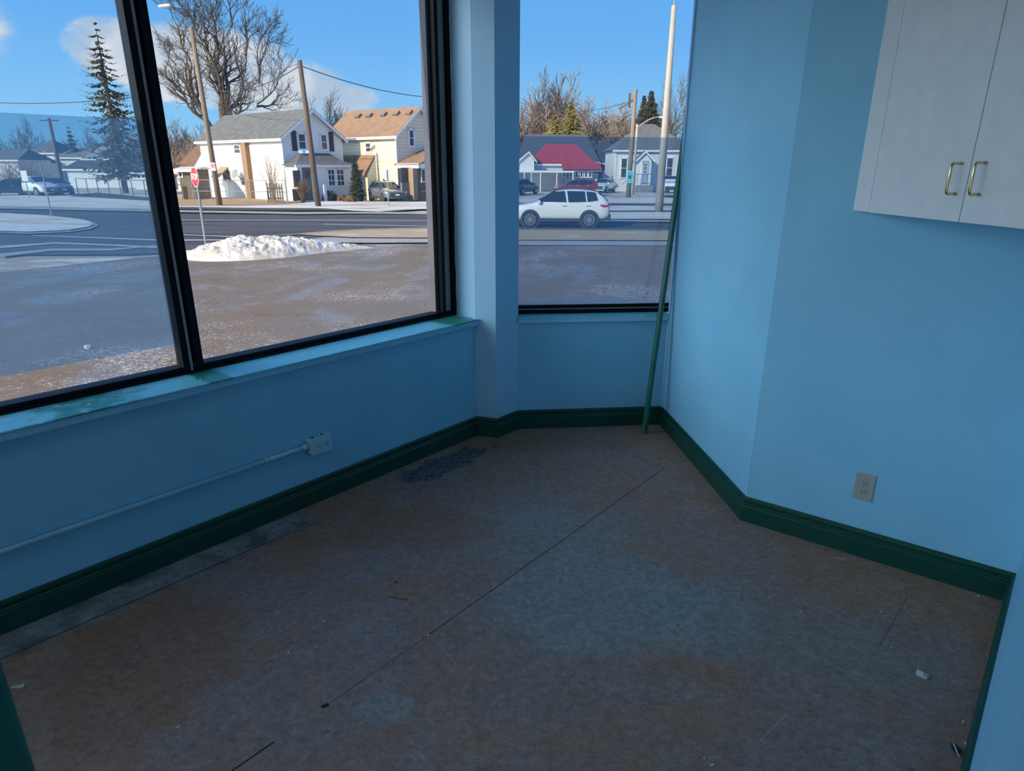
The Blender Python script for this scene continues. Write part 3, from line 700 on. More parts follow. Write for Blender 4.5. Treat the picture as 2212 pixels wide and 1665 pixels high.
# ------------------------------------------------------------------ ground
def gpatch(name, pts, mat, dz, label=None, thick=.0):
    """flat ground area from its outline (points on the ground)"""
    vs = [Vector((p.x, p.y, GZ+dz)) for p in pts]
    o = MB().poly(vs).build(name, mat, fixn=False)
    if o.data.polygons[0].normal.z < 0: o.data.flip_normals()
    return struct(o, label)
def gp(*q): return [onz(x_, y_) for x_, y_ in q]
B_ = Vector
gpatch('ground', [B_((-260, -60, 0)), B_((260, -60, 0)), B_((260, 400, 0)), B_((-260, 400, 0))], M['halfsnow'], -.06, 'snow patched lawns between the houses')
struct(MB().prism([U2(p, GZ-.05) for p in fl], (0, 0, -.22-GZ+.05)).prism([U2(p, GZ-.05) for p in flr], (0, 0, -.22-GZ+.05)).build('foundation', M['slab']))
# the lot in front of the shop, wide, runs round behind
lotpts = [B_((60, -25, 0)), B_((60, 25.2, 0))] + gp((1490, 531), (1110, 531), (940, 527), (820, 530), (640, 520)) + gp((390, 552), (300, 556), (0, 588)) + [B_((-40, 22, 0)), B_((-60, 0, 0)), B_((-60, -25, 0))]
gpatch('parking_lot', lotpts, M['lot'], .0, 'salt-stained asphalt lot outside the windows')
yr0, yr1 = onz(940, 494).y, onz(940, 464).y
gpatch('road', [B_((-200, 14, 0)), B_((-60, 15, 0)), B_((-40, 20.5, 0)), B_((-12, 22, 0)), B_((-5, 26, 0)), B_((60, 26, 0)), B_((120, 26, 0)), B_((120, 43.2, 0)), B_((0, 43.2, 0)), B_((-13, 41.4, 0)), B_((-36, 48, 0)), B_((-200, 96, 0))], M['asphalt'], -.02, 'wet grey road crossing in front of the houses')
# sidewalk and dead-grass verge this side of the road
gpatch('sidewalk', gp((600, 523), (700, 512), (760, 515), (940, 516), (1110, 520), (1490, 522)) + [B_((70, 26.4, 0)), B_((70, 24.9, 0))] + gp((1490, 531), (1110, 530), (940, 524), (800, 525)), M['concrete'], .012, 'pale concrete sidewalk beside the lot')
gpatch('grass_verge', gp((640, 507), (700, 501), (800, 496), (940, 493), (1110, 497), (1490, 500)) + [B_((70, 30.5, 0)), B_((70, 26.4, 0))] + gp((1490, 520), (1110, 519), (940, 514.5), (760, 513.5)), M['verge'], .02, 'strip of dead grass between sidewalk and road')
gpatch('kerb', gp((560, 511), (640, 506), (700, 500.5), (800, 495.3), (940, 492.2), (1110, 496), (1490, 499)) + gp((1490, 500.5), (1110, 497.6), (940, 493.8), (800, 496.8), (700, 502), (650, 507)), M['kerb'], .03, 'kerb of the near grass strip')
# far side: kerb, sidewalk, verges
farY = gp((389, 461), (520, 463), (651, 465), (800, 468), (940, 466))
gpatch('kerb', gp((-700, 428), (0, 452), (200, 456), (340, 459), (389, 460), (651, 464.5), (760, 463), (900, 462)) + gp((900, 459.5), (760, 459), (651, 459.5), (389, 455.5), (340, 454), (200, 451), (0, 446.5), (-700, 424)), M['kerb'], .05, 'pale kerb on the far side of the road')
gpatch('sidewalk', gp((345, 451.5), (389, 453), (500, 455), (600, 456), (760, 456), (900, 452), (960, 450)) + gp((960, 448.5), (760, 451), (650, 450), (550, 449), (440, 448), (345, 447)), M['asphalt'], .04, 'far sidewalk strip')
gpatch('snow_bank', gp((345, 449), (440, 449.5), (560, 451), (700, 452), (760, 457), (820, 459), (900, 454), (960, 452)) + gp((960, 437), (830, 437), (700, 436), (640, 441), (520, 447), (345, 445.5)), M['snowgrass'], .06, 'thin crusted snow along the far sidewalk')
gpatch('dry_grass', gp((345, 446.5), (520, 447), (620, 443), (650, 440)) + gp((650, 431), (520, 429), (345, 425)), M['drygrass'], .07, 'tall dead grass along the chainlink fence')
gpatch('far_verge', gp((-600, 410), (-600, 424), (0, 446), (200, 450.5), (345, 453.5), (345, 424), (330, 418), (120, 414), (0, 411)), M['snowgrass'], .045, 'snowy verge beyond the left road')
gpatch('driveway', gp((150, 425), (345, 436), (345, 430), (210, 417)), M['asphalt'], .055, 'dark driveway across the snow at left')
# right window: beyond the road
gpatch('far_verge', gp((1000, 470), (1230, 474), (1500, 474)) + gp((1500, 430), (1300, 426), (1000, 424)), M['snowgrass'], .035, 'snow and grass beyond the road at right')
gpatch('kerb', gp((1000, 479.5), (1500, 481), (1500, 477), (1000, 474.5)), M['kerb'], .04, 'kerb on the far side at right')
gpatch('sidewalk', gp((1000, 443), (1500, 446), (1500, 441), (1000, 438)), M['asphalt'], .045, 'narrow path through the snow at right')
gpatch('sidewalk', gp((1000, 459), (1500, 459), (1500, 456), (1000, 456)), M['asphalt'], .045, 'dark walk near the concrete pole')
# traffic island at left with kerb
isl = gp((-500, 452), (0, 462), (100, 468), (170, 476), (196, 482), (203, 488), (190, 493), (150, 500), (60, 504), (0, 502), (-500, 480))
gpatch('traffic_island_kerb', gp((-520, 450), (0, 461), (110, 466.5), (180, 474.5), (206, 483), (212, 488), (196, 495.5), (150, 502.5), (60, 506.5), (0, 504), (-520, 482)), M['kerb'], .03, 'kerb round the snowy traffic island')
gpatch('traffic_island', isl, M['snowgrass'], .07, 'snow covered traffic island at left')
gpatch('road_marking', gp((70, 509), (345, 520), (520, 519), (520, 517), (345, 517), (70, 507.5)), M['line'], .0, 'white line across the side road')
gpatch('road_marking', gp((0, 531), (120, 523), (250, 528), (345, 533), (345, 536.5), (250, 531), (120, 526), (0, 536)), M['line'], .0, 'white crosswalk line')
gpatch('road_marking', gp((0, 548), (110, 537), (240, 537), (345, 529), (345, 531), (240, 541), (110, 542), (0, 555)), M['concrete'], .005, 'pale strip at the lot edge')
gpatch('road_marking', gp((395, 508.5), (523, 513.5), (522, 511.5), (395, 507)), M['line'], .01, 'white road line behind the snow pile')
gpatch('road_marking', gp((700, 484), (940, 489), (940, 488), (700, 483)), M['line'], -.01, 'faint road line')
gpatch('road_marking', gp((390, 474.5), (940, 476), (940, 475), (390, 473.5)), M['line'], -.01, 'faint centre line')

# snow pile
def snowpile():
    A = onz(404, 563); Bp = onz(820, 539); ax = (Bp-A); Lg = ax.length; ax.normalize(); ay = Vector((-ax.y, ax.x, 0))
    rng = random.Random(3); import mathutils
    rows = []; n = 220; k = 60
    for i in range(n+1):
        t = i/n; hw = 1.55*math.sin(PI*min(1, t**.62))**.8 * (1-.62*max(0, t-.45)/.55) + .02
        hgt = .50*math.sin(PI*min(1, t**.72))**.75 * (1-.35*max(0, t-.5)/.5)
        row = []
        for j in range(k+1):
            s_ = j/k*2-1
            base = A+ax*(t*Lg)+ay*(hw*s_+.55+.9*math.sin(PI*t)*.3)
            nz = mathutils.noise.fractal(Vector((base.x*1.6, base.y*1.6, 4)), .8, 2.0, 5)
            nz2 = mathutils.noise.fractal(Vector((base.x*4, base.y*4, 9)), .7, 2.1, 4)
            z_ = hgt*(1-abs(s_)**2.2)
            z_ = z_*(1+.22*nz)+.045*nz2*min(1, z_*6)
            row.append(Vector((base.x, base.y, GZ+.0+max(z_, -.01))))
        rows.append(row)
    o = MB().grid(rows).build('snow_pile', M['snow'], smooth=True)
    return tag(o, 'long plowed snow pile on the lot by the stop sign', 'snow pile', kind=None)
snowpile()
tag(scrap('snow_clump', M['snow'], onz(425, 543) , .5, 12, .04, 1.8, .1, 3), 'small flat snow patch left behind the big pile', 'snow')
for o in list(bpy.data.objects):
    if o.name == 'snow_clump': o.location.z = GZ
r_ = scrap('ice_lump', M['snow'], Vector((0, 0, 0)), .06, 8, .06, 1.1, 0, 9); r_.location = onz(190, 752); tag(r_, 'small white ice lump on the asphalt in the left pane', 'ice')

# ------------------------------------------------------------------ trees
import mathutils
def bare_tree(name, seed, height, spread, r0, levels=4, kids=(5, 6, 5, 4), stems=None, twigr=.011, mats=None, up=.35, first=.22, wob=.22, nmax=42000):
    rng = random.Random(seed); V = []; Fc = []
    def seg(a, b, ra, rb, n):
        d = b-a
        if d.length < 1e-4: return
        t = d.normalized(); x_ = t.orthogonal().normalized(); y_ = t.cross(x_); o = len(V)
        for c_, r_ in ((a, ra), (b, rb)):
            for k in range(n):
                an_ = 2*PI*k/n; V.append(tuple(c_+(x_*math.cos(an_)+y_*math.sin(an_))*r_))
        for k in range(n): Fc.append((o+k, o+(k+1) % n, o+n+(k+1) % n, o+n+k))
    def grow(p, d, L, r, lev):
        if len(V) > nmax*3: return
        ns = 7 if lev == 0 else (5 if lev < levels-1 else 3); n = 7 if lev == 0 else (5 if lev == 1 else 3)
        pts = [p]; dd = d.normalized()
        for i in range(ns):
            dd = (dd + Vector((rng.uniform(-1, 1), rng.uniform(-1, 1), rng.uniform(-.7, .9)))*wob + Vector((0, 0, up*.22))).normalized()
            pts.append(pts[-1]+dd*L/ns)
        rad = [max(twigr*.7, r*(1-.72*i/ns)) for i in range(ns+1)]
        for i in range(ns): seg(pts[i], pts[i+1], rad[i], rad[i+1], n)
        if lev >= levels: return
        K = kids[min(lev, len(kids)-1)]
        for q in range(K):
            t = first + (1-first)*(q+rng.random()*.9)/K if lev == 0 else .2+.8*(q+rng.random())/K
            i = min(ns-1, int(t*ns)); pp = pts[i].lerp(pts[i+1], t*ns-i); ax = (pts[i+1]-pts[i]).normalized()
            side = ax.orthogonal().normalized(); side.rotate(mathutils.Quaternion(ax, rng.random()*2*PI))
            ang = rng.uniform(.45, .95)
            nd = ax*math.cos(ang)+side*math.sin(ang)
            grow(pp, nd, L*rng.uniform(.45, .68)*(1.15-.45*t), max(twigr, r*(1-.7*t)*.62), lev+1)
        # leader fork
        grow(pts[-1], (dd+Vector((rng.uniform(-.4, .4), rng.uniform(-.4, .4), .1))).normalized(), L*.5, max(twigr, r*.28), lev+1)
    if stems:
        for (off, d, L, r) in stems: grow(Vector(off), Vector(d), L, r, 0)
    else:
        grow(Vector((0, 0, -.1)), Vector((0, 0, 1)), height*.62, r0, 0)
    mb = MB(); mb.v = V; mb.f = Fc
    return mb.build(name, mats or M['bark'], fixn=False)
def splittrunk(o): return o
# big multi-stemmed tree behind the white house
D = 76.0
tb = far(478, D)
def dirpx(px, py, dist=D):   # a point in the tree's own depth plane
    d_ = ray(px, py); return EYE+d_*(dist/d_.y)
stems = []
root = Vector((tb.x, tb.y, GZ))
def stem(px0, py0, px1, py1, r, dy=0):
    a = dirpx(px0, py0)-root; b = dirpx(px1, py1)-root; b.y += dy
    stems.append((a, (b-a), (b-a).length, r))
trunks = MB()
for pts, r_ in (([(462, 435), (470, 330), (478, 290), (484, 258), (480, 225)], .55), ([(476, 300), (458, 282), (446, 262), (436, 240)], .34)):
    trunks.tube([dirpx(*q) for q in pts], [r_*1.1, r_, r_*.9, r_*.8, r_*.7][:len(pts)], 10)
stem(481, 228, 470, 110, .30); stem(470, 110, 455, 10, .17, -2); stem(480, 240, 530, 120, .30, 2); stem(530, 120, 560, 40, .14); stem(484, 262, 560, 180, .26); stem(560, 180, 610, 110, .12, -2)
stem(486, 270, 555, 225, .20, -2); stem(555, 225, 630, 170, .10); stem(436, 242, 410, 130, .26); stem(410, 130, 370, 40, .13, 2); stem(440, 250, 380, 190, .20, 1); stem(400, 205, 350, 190, .10)
stem(445, 262, 360, 215, .18, -2); stem(478, 225, 440, 90, .22, 3); stem(440, 90, 400, 20, .11); stem(475, 200, 500, 60, .18, -3); stem(500, 60, 510, -20, .10); stem(555, 230, 620, 245, .12, 2); stem(430, 60, 380, -10, .09, -1); stem(560, 90, 590, 50, .08); stem(380, 140, 345, 90, .07)
bt = bare_tree('branches', 11, 0, 0, 0, levels=3, kids=(7, 5, 4), stems=stems, twigr=.018, mats=M['bark'], up=.25, first=.15, wob=.34, nmax=60000)
bigt = empty('bare_tree', root); tag(bigt, 'huge leafless many-stemmed tree towering behind the white house', 'tree')
t_ = trunks.build('trunk', M['bark'], bigt, smooth=True)
bt.parent = bigt

# generic leafless trees, copied
T_ = []
for i, (hh, rr, kd, mt_, wb) in enumerate(((11, .20, (9, 7, 5), 'twig', .18), (10, .18, (11, 7, 5), 'twig2', .15), (13, .24, (9, 6, 5), 'bark', .22), (8, .16, (12, 8, 5), 'twig2', .16))):
    o = bare_tree('bare_tree', 40+i, hh, 0, rr, levels=3, kids=kd, twigr=.030, mats=M[mt_], up=.45, first=.14, wob=wb)
    T_.append(o); o.location = (0, 0, -500)
usedT = set()
rt = random.Random(8)
def plant(i, px, dist, top, label, group=None, wide=1.0):
    o = T_[i]
    if i in usedT: o = o.copy(); COL.objects.link(o)
    usedT.add(i)
    p = far(px, dist); h = ztop(top, p)-GZ; hh = max(v.co.z for v in T_[i].data.vertices) if ('h%d' % i) not in HC else HC['h%d' % i]
    HC['h%d' % i] = hh
    s_ = h/hh; o.location = p; o.scale = (s_*wide, s_*wide, s_); o.rotation_euler = (0, 0, rt.random()*6.28)
    tag(o, label, 'tree', group); return o
HC = {}
# behind and between the two front houses
for px, dd, tp, i in ((690, 84, 185, 2), (725, 90, 205, 0), (655, 92, 195, 1), (935, 96, 215, 2), (760, 96, 235, 3)):
    plant(i, px, dd, tp, 'leafless tree rising behind the white and tan-roofed houses', 'bare trees behind the front houses')
for px, dd, tp, i in ((372, 92, 265, 1), (398, 96, 250, 0), (425, 100, 255, 1), (345, 104, 240, 3), (410, 84, 300, 3), (385, 84, 315, 3), (438, 88, 290, 1), (365, 80, 320, 3)):
    plant(i, px, dd, tp, 'brushy leafless tree in the thicket left of the white house', 'thicket beside the white house', 1.3)
for px, dd, tp, i in ((1165, 134, 140, 0), (1198, 138, 132, 1), (1222, 132, 155, 0), (1130, 136, 165, 1)):
    plant(i, px, dd, tp, 'tall leafless tree behind the red-roofed building', 'tall bare trees behind the red roof', 1.1)
for px, dd, tp, i in ((1118, 124, 205, 1), (1138, 126, 215, 1), (1158, 124, 215, 3), (1178, 128, 225, 3), (1262, 124, 215, 3), (1285, 128, 208, 3), (1308, 126, 204, 1), (1330, 128, 210, 3), (1350, 124, 222, 3), (1275, 132, 225, 1), (1318, 132, 225, 3)):
    plant(i, px, dd, tp, 'dense light brown leafless tree in the row beyond the roofs', 'dense brown trees beyond the roofs', 1.5)
plant(2, 1418, 112, 132, 'tall leafless tree left of the concrete light pole', None, .85)
plant(2, 1466, 112, 148, 'leafless tree right of the concrete light pole', None, .7)
for px, dd, tp, i in ((40, 120, 268, 2), (78, 118, 240, 2), (195, 122, 275, 0), (120, 130, 290, 1), (10, 130, 285, 3), (250, 125, 270, 0), (160, 128, 285, 3), (320, 118, 270, 1)):
    plant(i, px, dd, tp, 'leafless tree among the far houses seen in the left pane', 'far bare trees in the left pane', 1.2)

# conifers: drooping boughs of many needle sprays round one trunk
def conifer(root_, h, rad, mat_, seed, tiers=22, per=9, droop=.35, low=.12, spray=.30, gap=.0, shape=.85, curl=.4, sub=9, flat=False):
    rng = random.Random(seed); fo = MB(); tr = MB()
    tr.tube([(0, 0, -.1), (0, 0, h*.5), (0, 0, h*.97)], [h*.016+.06, h*.011+.03, .02], 8)
    for ti in range(tiers):
        t = ti/(tiers-1); z_ = h*(low+(1-low)*t); R_ = rad*((1-t)**shape+.02)*rng.uniform(.72, 1.12)*(.80+.35*min(1, t*6))
        for q in range(per if t < .85 else max(4, per//2)):
            if rng.random() < gap: continue
            a = rng.random()*2*PI; R2 = R_*rng.uniform(.6, 1.12); n = sub
            prev = Vector((0, 0, z_))
            for k in range(1, n+1):
                s_ = k/n; p_ = Vector((math.cos(a)*R2*s_, math.sin(a)*R2*s_, z_-droop*R2*math.sin(s_*PI*.75)*(1-curl*s_)))
                wdt = spray*(1.15-.75*s_)*(.45+.55*math.sin(PI*min(1, s_+.15)))*(.35+.75*(1-t))
                out = Vector((math.cos(a), math.sin(a), 0)); sd_ = Vector((-out.y, out.x, 0))
                for _ in range(3):
                    c = prev.lerp(p_, rng.random()); dr = (out*rng.uniform(.1, 1)+sd_*rng.uniform(-1, 1)+Vector((0, 0, rng.uniform(-.75, .25)))).normalized()
                    L_ = wdt*rng.uniform(.8, 1.7); w_ = dr.cross(Vector((rng.uniform(-1, 1), rng.uniform(-1, 1), 1))).normalized()*L_*.22
                    up_ = dr.cross(w_).normalized()*L_*.12
                    e_ = c+dr*L_
                    o = len(fo.v); fo.v += [tuple(c-w_*.5), tuple(c+w_*.5), tuple(c+dr*L_*.55+w_+up_), tuple(e_), tuple(c+dr*L_*.55-w_+up_), tuple(c+dr*L_*.5-up_*1.5)]
                    fo.f += [(o, o+1, o+2, o+5), (o+5, o+2, o+3), (o, o+5, o+4), (o+5, o+3, o+4)]
                prev = p_
    f_ = fo.build('foliage', mat_, None, fixn=False); f_.parent = root_; t__ = tr.build('trunk', M['bark']); t__.parent = root_
p = far(262, 71); sp_ = empty('spruce_tree', p); tag(sp_, 'tall ragged spruce tree beyond the road in the left pane', 'tree')
conifer(sp_, ztop(50, p)-GZ, 5.4, M['spruce'], 2, tiers=27, per=9, droop=.30, low=.15, spray=.40, gap=.10, shape=.80, curl=.75, sub=10, flat=True)
def conif(px, dist, top, rad, mat_, label, seed, **k):
    p = far(px, dist); r_ = empty('conifer_tree', p); tag(r_, label, 'tree'); conifer(r_, ztop(top, p)-GZ, rad, mat_, seed, **k)
conif(165, 108, 275, 2.6, M['spruce'], 'small dark conifer between far roofs in the left pane', 5, tiers=14, per=8, spray=.5)
conif(1229, 113, 222, 8.5, M['cedar'], 'golden green conifer behind the dark roof at right', 6, tiers=44, per=20, droop=.1, low=.05, spray=.75, curl=.9, shape=.95, sub=6)
conif(1196, 113, 250, 8.5, M['cedar'], 'shorter mustard conifer left of the golden green one', 7, tiers=40, per=20, droop=.1, low=.05, spray=.75, shape=.9, sub=6)
conif(1397, 100, 198, 7.5, M['cedardark'], 'dark pointed conifer behind the pale blue house', 8, tiers=50, per=20, droop=.15, low=.05, spray=.7, shape=1.0, sub=6)
conif(1382, 101, 208, 5.0, M['cedardark'], 'narrow dark conifer left of the taller pointed one', 9, tiers=46, per=18, droop=.15, low=.05, spray=.65, shape=1.0, sub=6)
p = onz(772, 434); r_ = empty('cedar_column', p); tag(r_, 'slim conical evergreen between the two front houses', 'shrub')
conifer(r_, ztop(337, p)-GZ, .85, M['boxwood'], 12, tiers=26, per=14, droop=.0, low=.02, spray=.26, shape=.7)
def bush(name, px, py, rx, hz, mat_, label, seed, n=420, twigs=False):
    c = onz(px, py); rng = random.Random(seed); mb = MB()
    for _ in range(n):
        a = rng.random()*2*PI; b_ = rng.random(); r = rx*math.sqrt(1-b_*b_*.9)*(.75+.3*rng.random()); q = c+Vector((math.cos(a)*r, math.sin(a)*r, hz*b_))
        d1_ = Vector((rng.uniform(-1, 1), rng.uniform(-1, 1), rng.uniform(-.3, 1))).normalized()*.11; d2_ = d1_.cross(Vector((rng.random(), rng.random(), rng.random()))).normalized()*.07
        mb.add([q-d2_, q+d1_, q+d2_, q-d1_*.6], [(0, 1, 2, 3)])
    rows = []
    for i in range(7):
        t = i/6; rows.append([c+Vector((math.cos(2*PI*k/12), math.sin(2*PI*k/12), 0))*rx*.86*math.cos(t*PI/2*.98)+Vector((0, 0, hz*.9*math.sin(t*PI/2))) for k in range(12)])
    mb.grid(rows, True)
    return tag(mb.build(name, mat_, fixn=False), label, 'shrub')
bush('round_shrub', 711, 434, .72, .75, M['boxwood'], 'low rounded green shrub under the twin window of the white house', 1)
bush('rust_shrub', 740, 435, .42, .50, M['rustbush'], 'rust brown shrub under the corner of the white porch', 2)
bush('rust_shrub', 757, 437, .45, .45, M['rustbush'], 'low rust brown shrub at the foot of the slim evergreen', 3)
# leafless shrub by the fence
def twigbush(name, px, py, h, n, label, spread=.9, mat_='twig2', seed=1):
    c = onz(px, py); rng = random.Random(seed); mb = MB()
    for _ in range(n):
        a = rng.random()*2*PI; s_ = spread*rng.random(); pts = [c+Vector((rng.uniform(-.15, .15), rng.uniform(-.15, .15), 0))]
        hh = h*rng.uniform(.6, 1)
        for k in range(1, 5): pts.append(c+Vector((math.cos(a)*s_*(k/4)**1.2+rng.uniform(-.07, .07), math.sin(a)*s_*(k/4)**1.2+rng.uniform(-.07, .07), hh*k/4)))
        mb.tube(pts, [.022, .018, .014, .010, .006], 4)
        for k in range(2):
            q = pts[2+k]; mb.tube([q, q+Vector((rng.uniform(-.4, .4), rng.uniform(-.4, .4), rng.uniform(.3, .7)))], [.010, .005], 3)
    return tag(mb.build(name, M[mat_], fixn=False), label, 'shrub')
twigbush('bare_shrub', 592, 436, 4.0, 34, 'tall leafless shrub against the long side of the white house', 1.5)
twigbush('bare_shrub', 655, 437, 1.7, 60, 'thin brown shrub by the white house front door', .9, 'rustbush', 4)

# ------------------------------------------------------------------ houses
E1 = Vector((math.sin(math.radians(-49.8)), math.cos(math.radians(-49.8)), 0))   # along the ridge, away from the street corner
E2 = Vector((E1.y, -E1.x, 0))                                                    # across the gable front
def onface(px, py, o, d):
    n_ = Vector((d.y, -d.x, 0)); h_ = onpl(px, py, o, n_); return (h_-o).dot(d), h_.z
def facebox(o, d, s0, s1, z0, z1, t0, t1):
    """box on a facade; t outwards"""
    n_ = Vector((d.y, -d.x, 0)); n_ = n_ if (EYE-o).dot(n_) > 0 else -n_
    b_ = Vector((o.x, o.y, 0)); return b_+d*((s0+s1)/2)+n_*((t0+t1)/2)+Vector((0, 0, (z0+z1)/2)), d*((s1-s0)/2), n_*((t1-t0)/2), Vector((0, 0, (z1-z0)/2))
def fb(mb, *a): return mb.obox(*facebox(*a))
def hwindow(root_, o, d, rect, frame=.10, bars=(0, 1), mat_='trimwhite', out=.05):
    """sash window from its outline on the facade (left, top, right, bottom)"""
    x0, y0, x1, y1 = rect; xm, ym = (x0+x1)/2, (y0+y1)/2
    s0 = onface(x0, ym, o, d)[0]; s1 = onface(x1, ym, o, d)[0]; z1 = onface(xm, y0, o, d)[1]; z0 = onface(xm, y1, o, d)[1]
    if s0 > s1: s0, s1 = s1, s0
    mb = MB()
    f_ = frame
    fb(mb, o, d, s0, s0+f_, z0, z1, 0, out); fb(mb, o, d, s1-f_, s1, z0, z1, 0, out); fb(mb, o, d, s0, s1, z1-f_, z1, 0, out); fb(mb, o, d, s0-.02, s1+.02, z0, z0+f_, 0, out+.02)
    nv, nh = bars
    for k in range(nh): zz = z0+(z1-z0)*(k+1)/(nh+1); fb(mb, o, d, s0+f_, s1-f_, zz-.025, zz+.025, 0, out*.8)
    for k in range(nv): ss = s0+(s1-s0)*(k+1)/(nv+1); fb(mb, o, d, ss-.02, ss+.02, z0, z1, 0, out*.8)
    w_ = mb.build('window', M[mat_], root_)
    pm_ = MB(); fb(pm_, o, d, s0+.02, s1-.02, z0+.02, z1-.02, .003, .018); g_ = pm_.build('pane', M['dglass']); g_.parent = w_
    return s0, s1, z0, z1
def facepart(root_, name, o, d, rect, mat_, t0=0, t1=.05):
    x0, y0, x1, y1 = rect; xm, ym = (x0+x1)/2, (y0+y1)/2
    s0 = onface(x0, ym, o, d)[0]; s1 = onface(x1, ym, o, d)[0]; z1 = onface(xm, y0, o, d)[1]; z0 = onface(xm, y1, o, d)[1]
    mb = MB(); fb(mb, o, d, min(s0, s1), max(s0, s1), z0, z1, t0, t1); return mb.build(name, M[mat_] if isinstance(mat_, str) else mat_, root_)
def gable(root_, c, e1, e2, W, Lg, ze, zr, wall, roof, over=.35, thick=.14, base=None, rake=.32):
    """c: near corner of side and gable front; e1 along ridge, e2 across the front"""
    zb = base if base is not None else GZ-.05; up = Vector((0, 0, 1)); c0 = Vector((c.x, c.y, 0))
    front = [c0+up*zb, c0+e2*W+up*zb, c0+e2*W+up*ze, c0+e2*(W/2)+up*zr, c0+up*ze]
    MB().prism(front, e1*Lg).build('walls', wall, root_)
    sl = (zr-ze)/(W/2); 
    for sgn_, nm in ((0, 'a'), (1, 'b')):
        if sgn_ == 0: lo_ = c0-e2*over+up*(ze-sl*over); hi_ = c0+e2*(W/2)+up*zr
        else: lo_ = c0+e2*(W+over)+up*(ze-sl*over); hi_ = c0+e2*(W/2)+up*zr
        n_ = Vector((0, 0, thick)); off = Vector((0, 0, .02))
        q = [lo_-e1*rake+off, hi_-e1*rake+off, hi_-e1*rake+n_+off, lo_-e1*rake+n_+off]
        MB().prism(q, e1*(Lg+2*rake)).build('roof_slope', roof, root_)
        # white eave fascia and rake board
        mb = MB(); a0 = lo_-e1*rake; mb.prism([a0+up*(-.10), a0+up*.10, a0+up*.10-e2*(.05*(1 if sgn_ == 0 else -1)), a0-up*.10-e2*(.05*(1 if sgn_ == 0 else -1))], e1*(Lg+2*rake))
        b0 = lo_-e1*(rake+.04); b1 = hi_-e1*(rake+.04)
        mb.prism([b0-up*.14, b1-up*.14, b1+up*.10, b0+up*.10], e1*.05)
        mb.build('fascia', M['trimwhite'], root_)
    return c0
# --- white house with grey roof
cW = onz(622, 435); cW = Vector((cW.x, cW.y, 0))
ze = ztop(303, (cW.x, cW.y, 0))+.24
# width from where the far wall edge is seen
def solve(px, o, d, lo=.5, hi=40):
    a = proj(o+d*lo+Vector((0, 0, 1)))[0]; b = proj(o+d*hi+Vector((0, 0, 1)))[0]; inc = b > a
    for _ in range(50):
        m_ = (lo+hi)/2; v_ = proj(o+d*m_+Vector((0, 0, 1)))[0]
        if (v_ < px) == inc: lo = m_
        else: hi = m_
    return lo
WW = solve(744, cW, E2); LW = solve(440, cW, E1)
mid = cW+E2*(WW/2); zr = ztop(239, (mid.x, mid.y, 0))
hw_ = empty('white_house', Vector((cW.x, cW.y, GZ))); tag(hw_, 'white clapboard house with grey shingle roof and black shutters', 'house')
gable(hw_, cW, E1, E2, WW, LW, ze, zr, M['clapwhite'], M['shinglegrey'], over=.30, rake=.35)
# rear lean-to seen in profile
cL = cW+E1*LW; up = Vector((0, 0, 1)); zl1 = onface(450, 333, cW, E1)[1]; sl2 = onface(417, 365, cW, E1); 
MB().prism([cL+up*(GZ-.05), cL+up*zl1, cW+E1*sl2[0]+up*sl2[1], cW+E1*sl2[0]+up*(GZ-.05)], E2*(WW*.8)).build('rear_wing', M['clapwhite'], hw_)
MB().prism([cL+up*(zl1+.02), cL+up*(zl1+.16), cW+E1*(sl2[0]+.3)+up*(sl2[1]+.02), cW+E1*(sl2[0]+.3)+up*(sl2[1]-.12)], E2*(WW*.8)).build('rear_wing_roof', M['shinglegrey'], hw_)
hwindow(hw_, cW, E1, (506, 311, 520, 333), .10); hwindow(hw_, cW, E1, (483, 368, 498, 391), .12, mat_='oldwood'); hwindow(hw_, cW, E1, (437, 377, 444, 393), .08, (0, 0))
# awning over the side window
s0_, za = onface(476, 360, cW, E1); s1_, _z = onface(493, 360, cW, E1); nS = -E2
A_ = [cW+E1*s0_+up*za, cW+E1*s0_+up*(za-.75)+nS*.95, cW+E1*s0_+up*(za-.85)+nS*.95, cW+E1*s0_+up*(za-.15)]
MB().prism(A_, E1*(s1_-s0_)).build('awning', M['brick'], hw_)
ch = facepart(hw_, 'chimney', cW, E1, (535, 309, 545, 434), 'chimney', 0, .38)
facepart(hw_, 'electric_meter', cW, E1, (527, 385, 533, 399), 'clad', 0, .25)
sD, zD = onface(521, 376, cW, E1); 
MB().lathe(cW+E1*sD+up*zD+nS*.5, (nS*.6+Vector((-.3, -.6, .5))).normalized(), [(0, 0), (.18, .02), (.36, .09), (.38, .10), (.36, .12), (0, .03)], 18).tube([cW+E1*sD+up*(zD-.4)+nS*.02, cW+E1*sD+up*zD+nS*.5], .03, 6).build('satellite_dish', M['galv'], hw_)
facepart(hw_, 'roof_vent', cW-E2*0, E1, (493, 287, 495, 296), 'clad', -1.6, -1.4)
# gable front
gF = cW; 
for rc in ((642, 286, 662, 325), (691, 288, 708, 326)): hwindow(hw_, gF, E2, rc, .14)
for rc in ((630, 282, 640, 326), (711, 285, 720, 327)): facepart(hw_, 'shutter', gF, E2, rc, 'shutter', 0, .06)
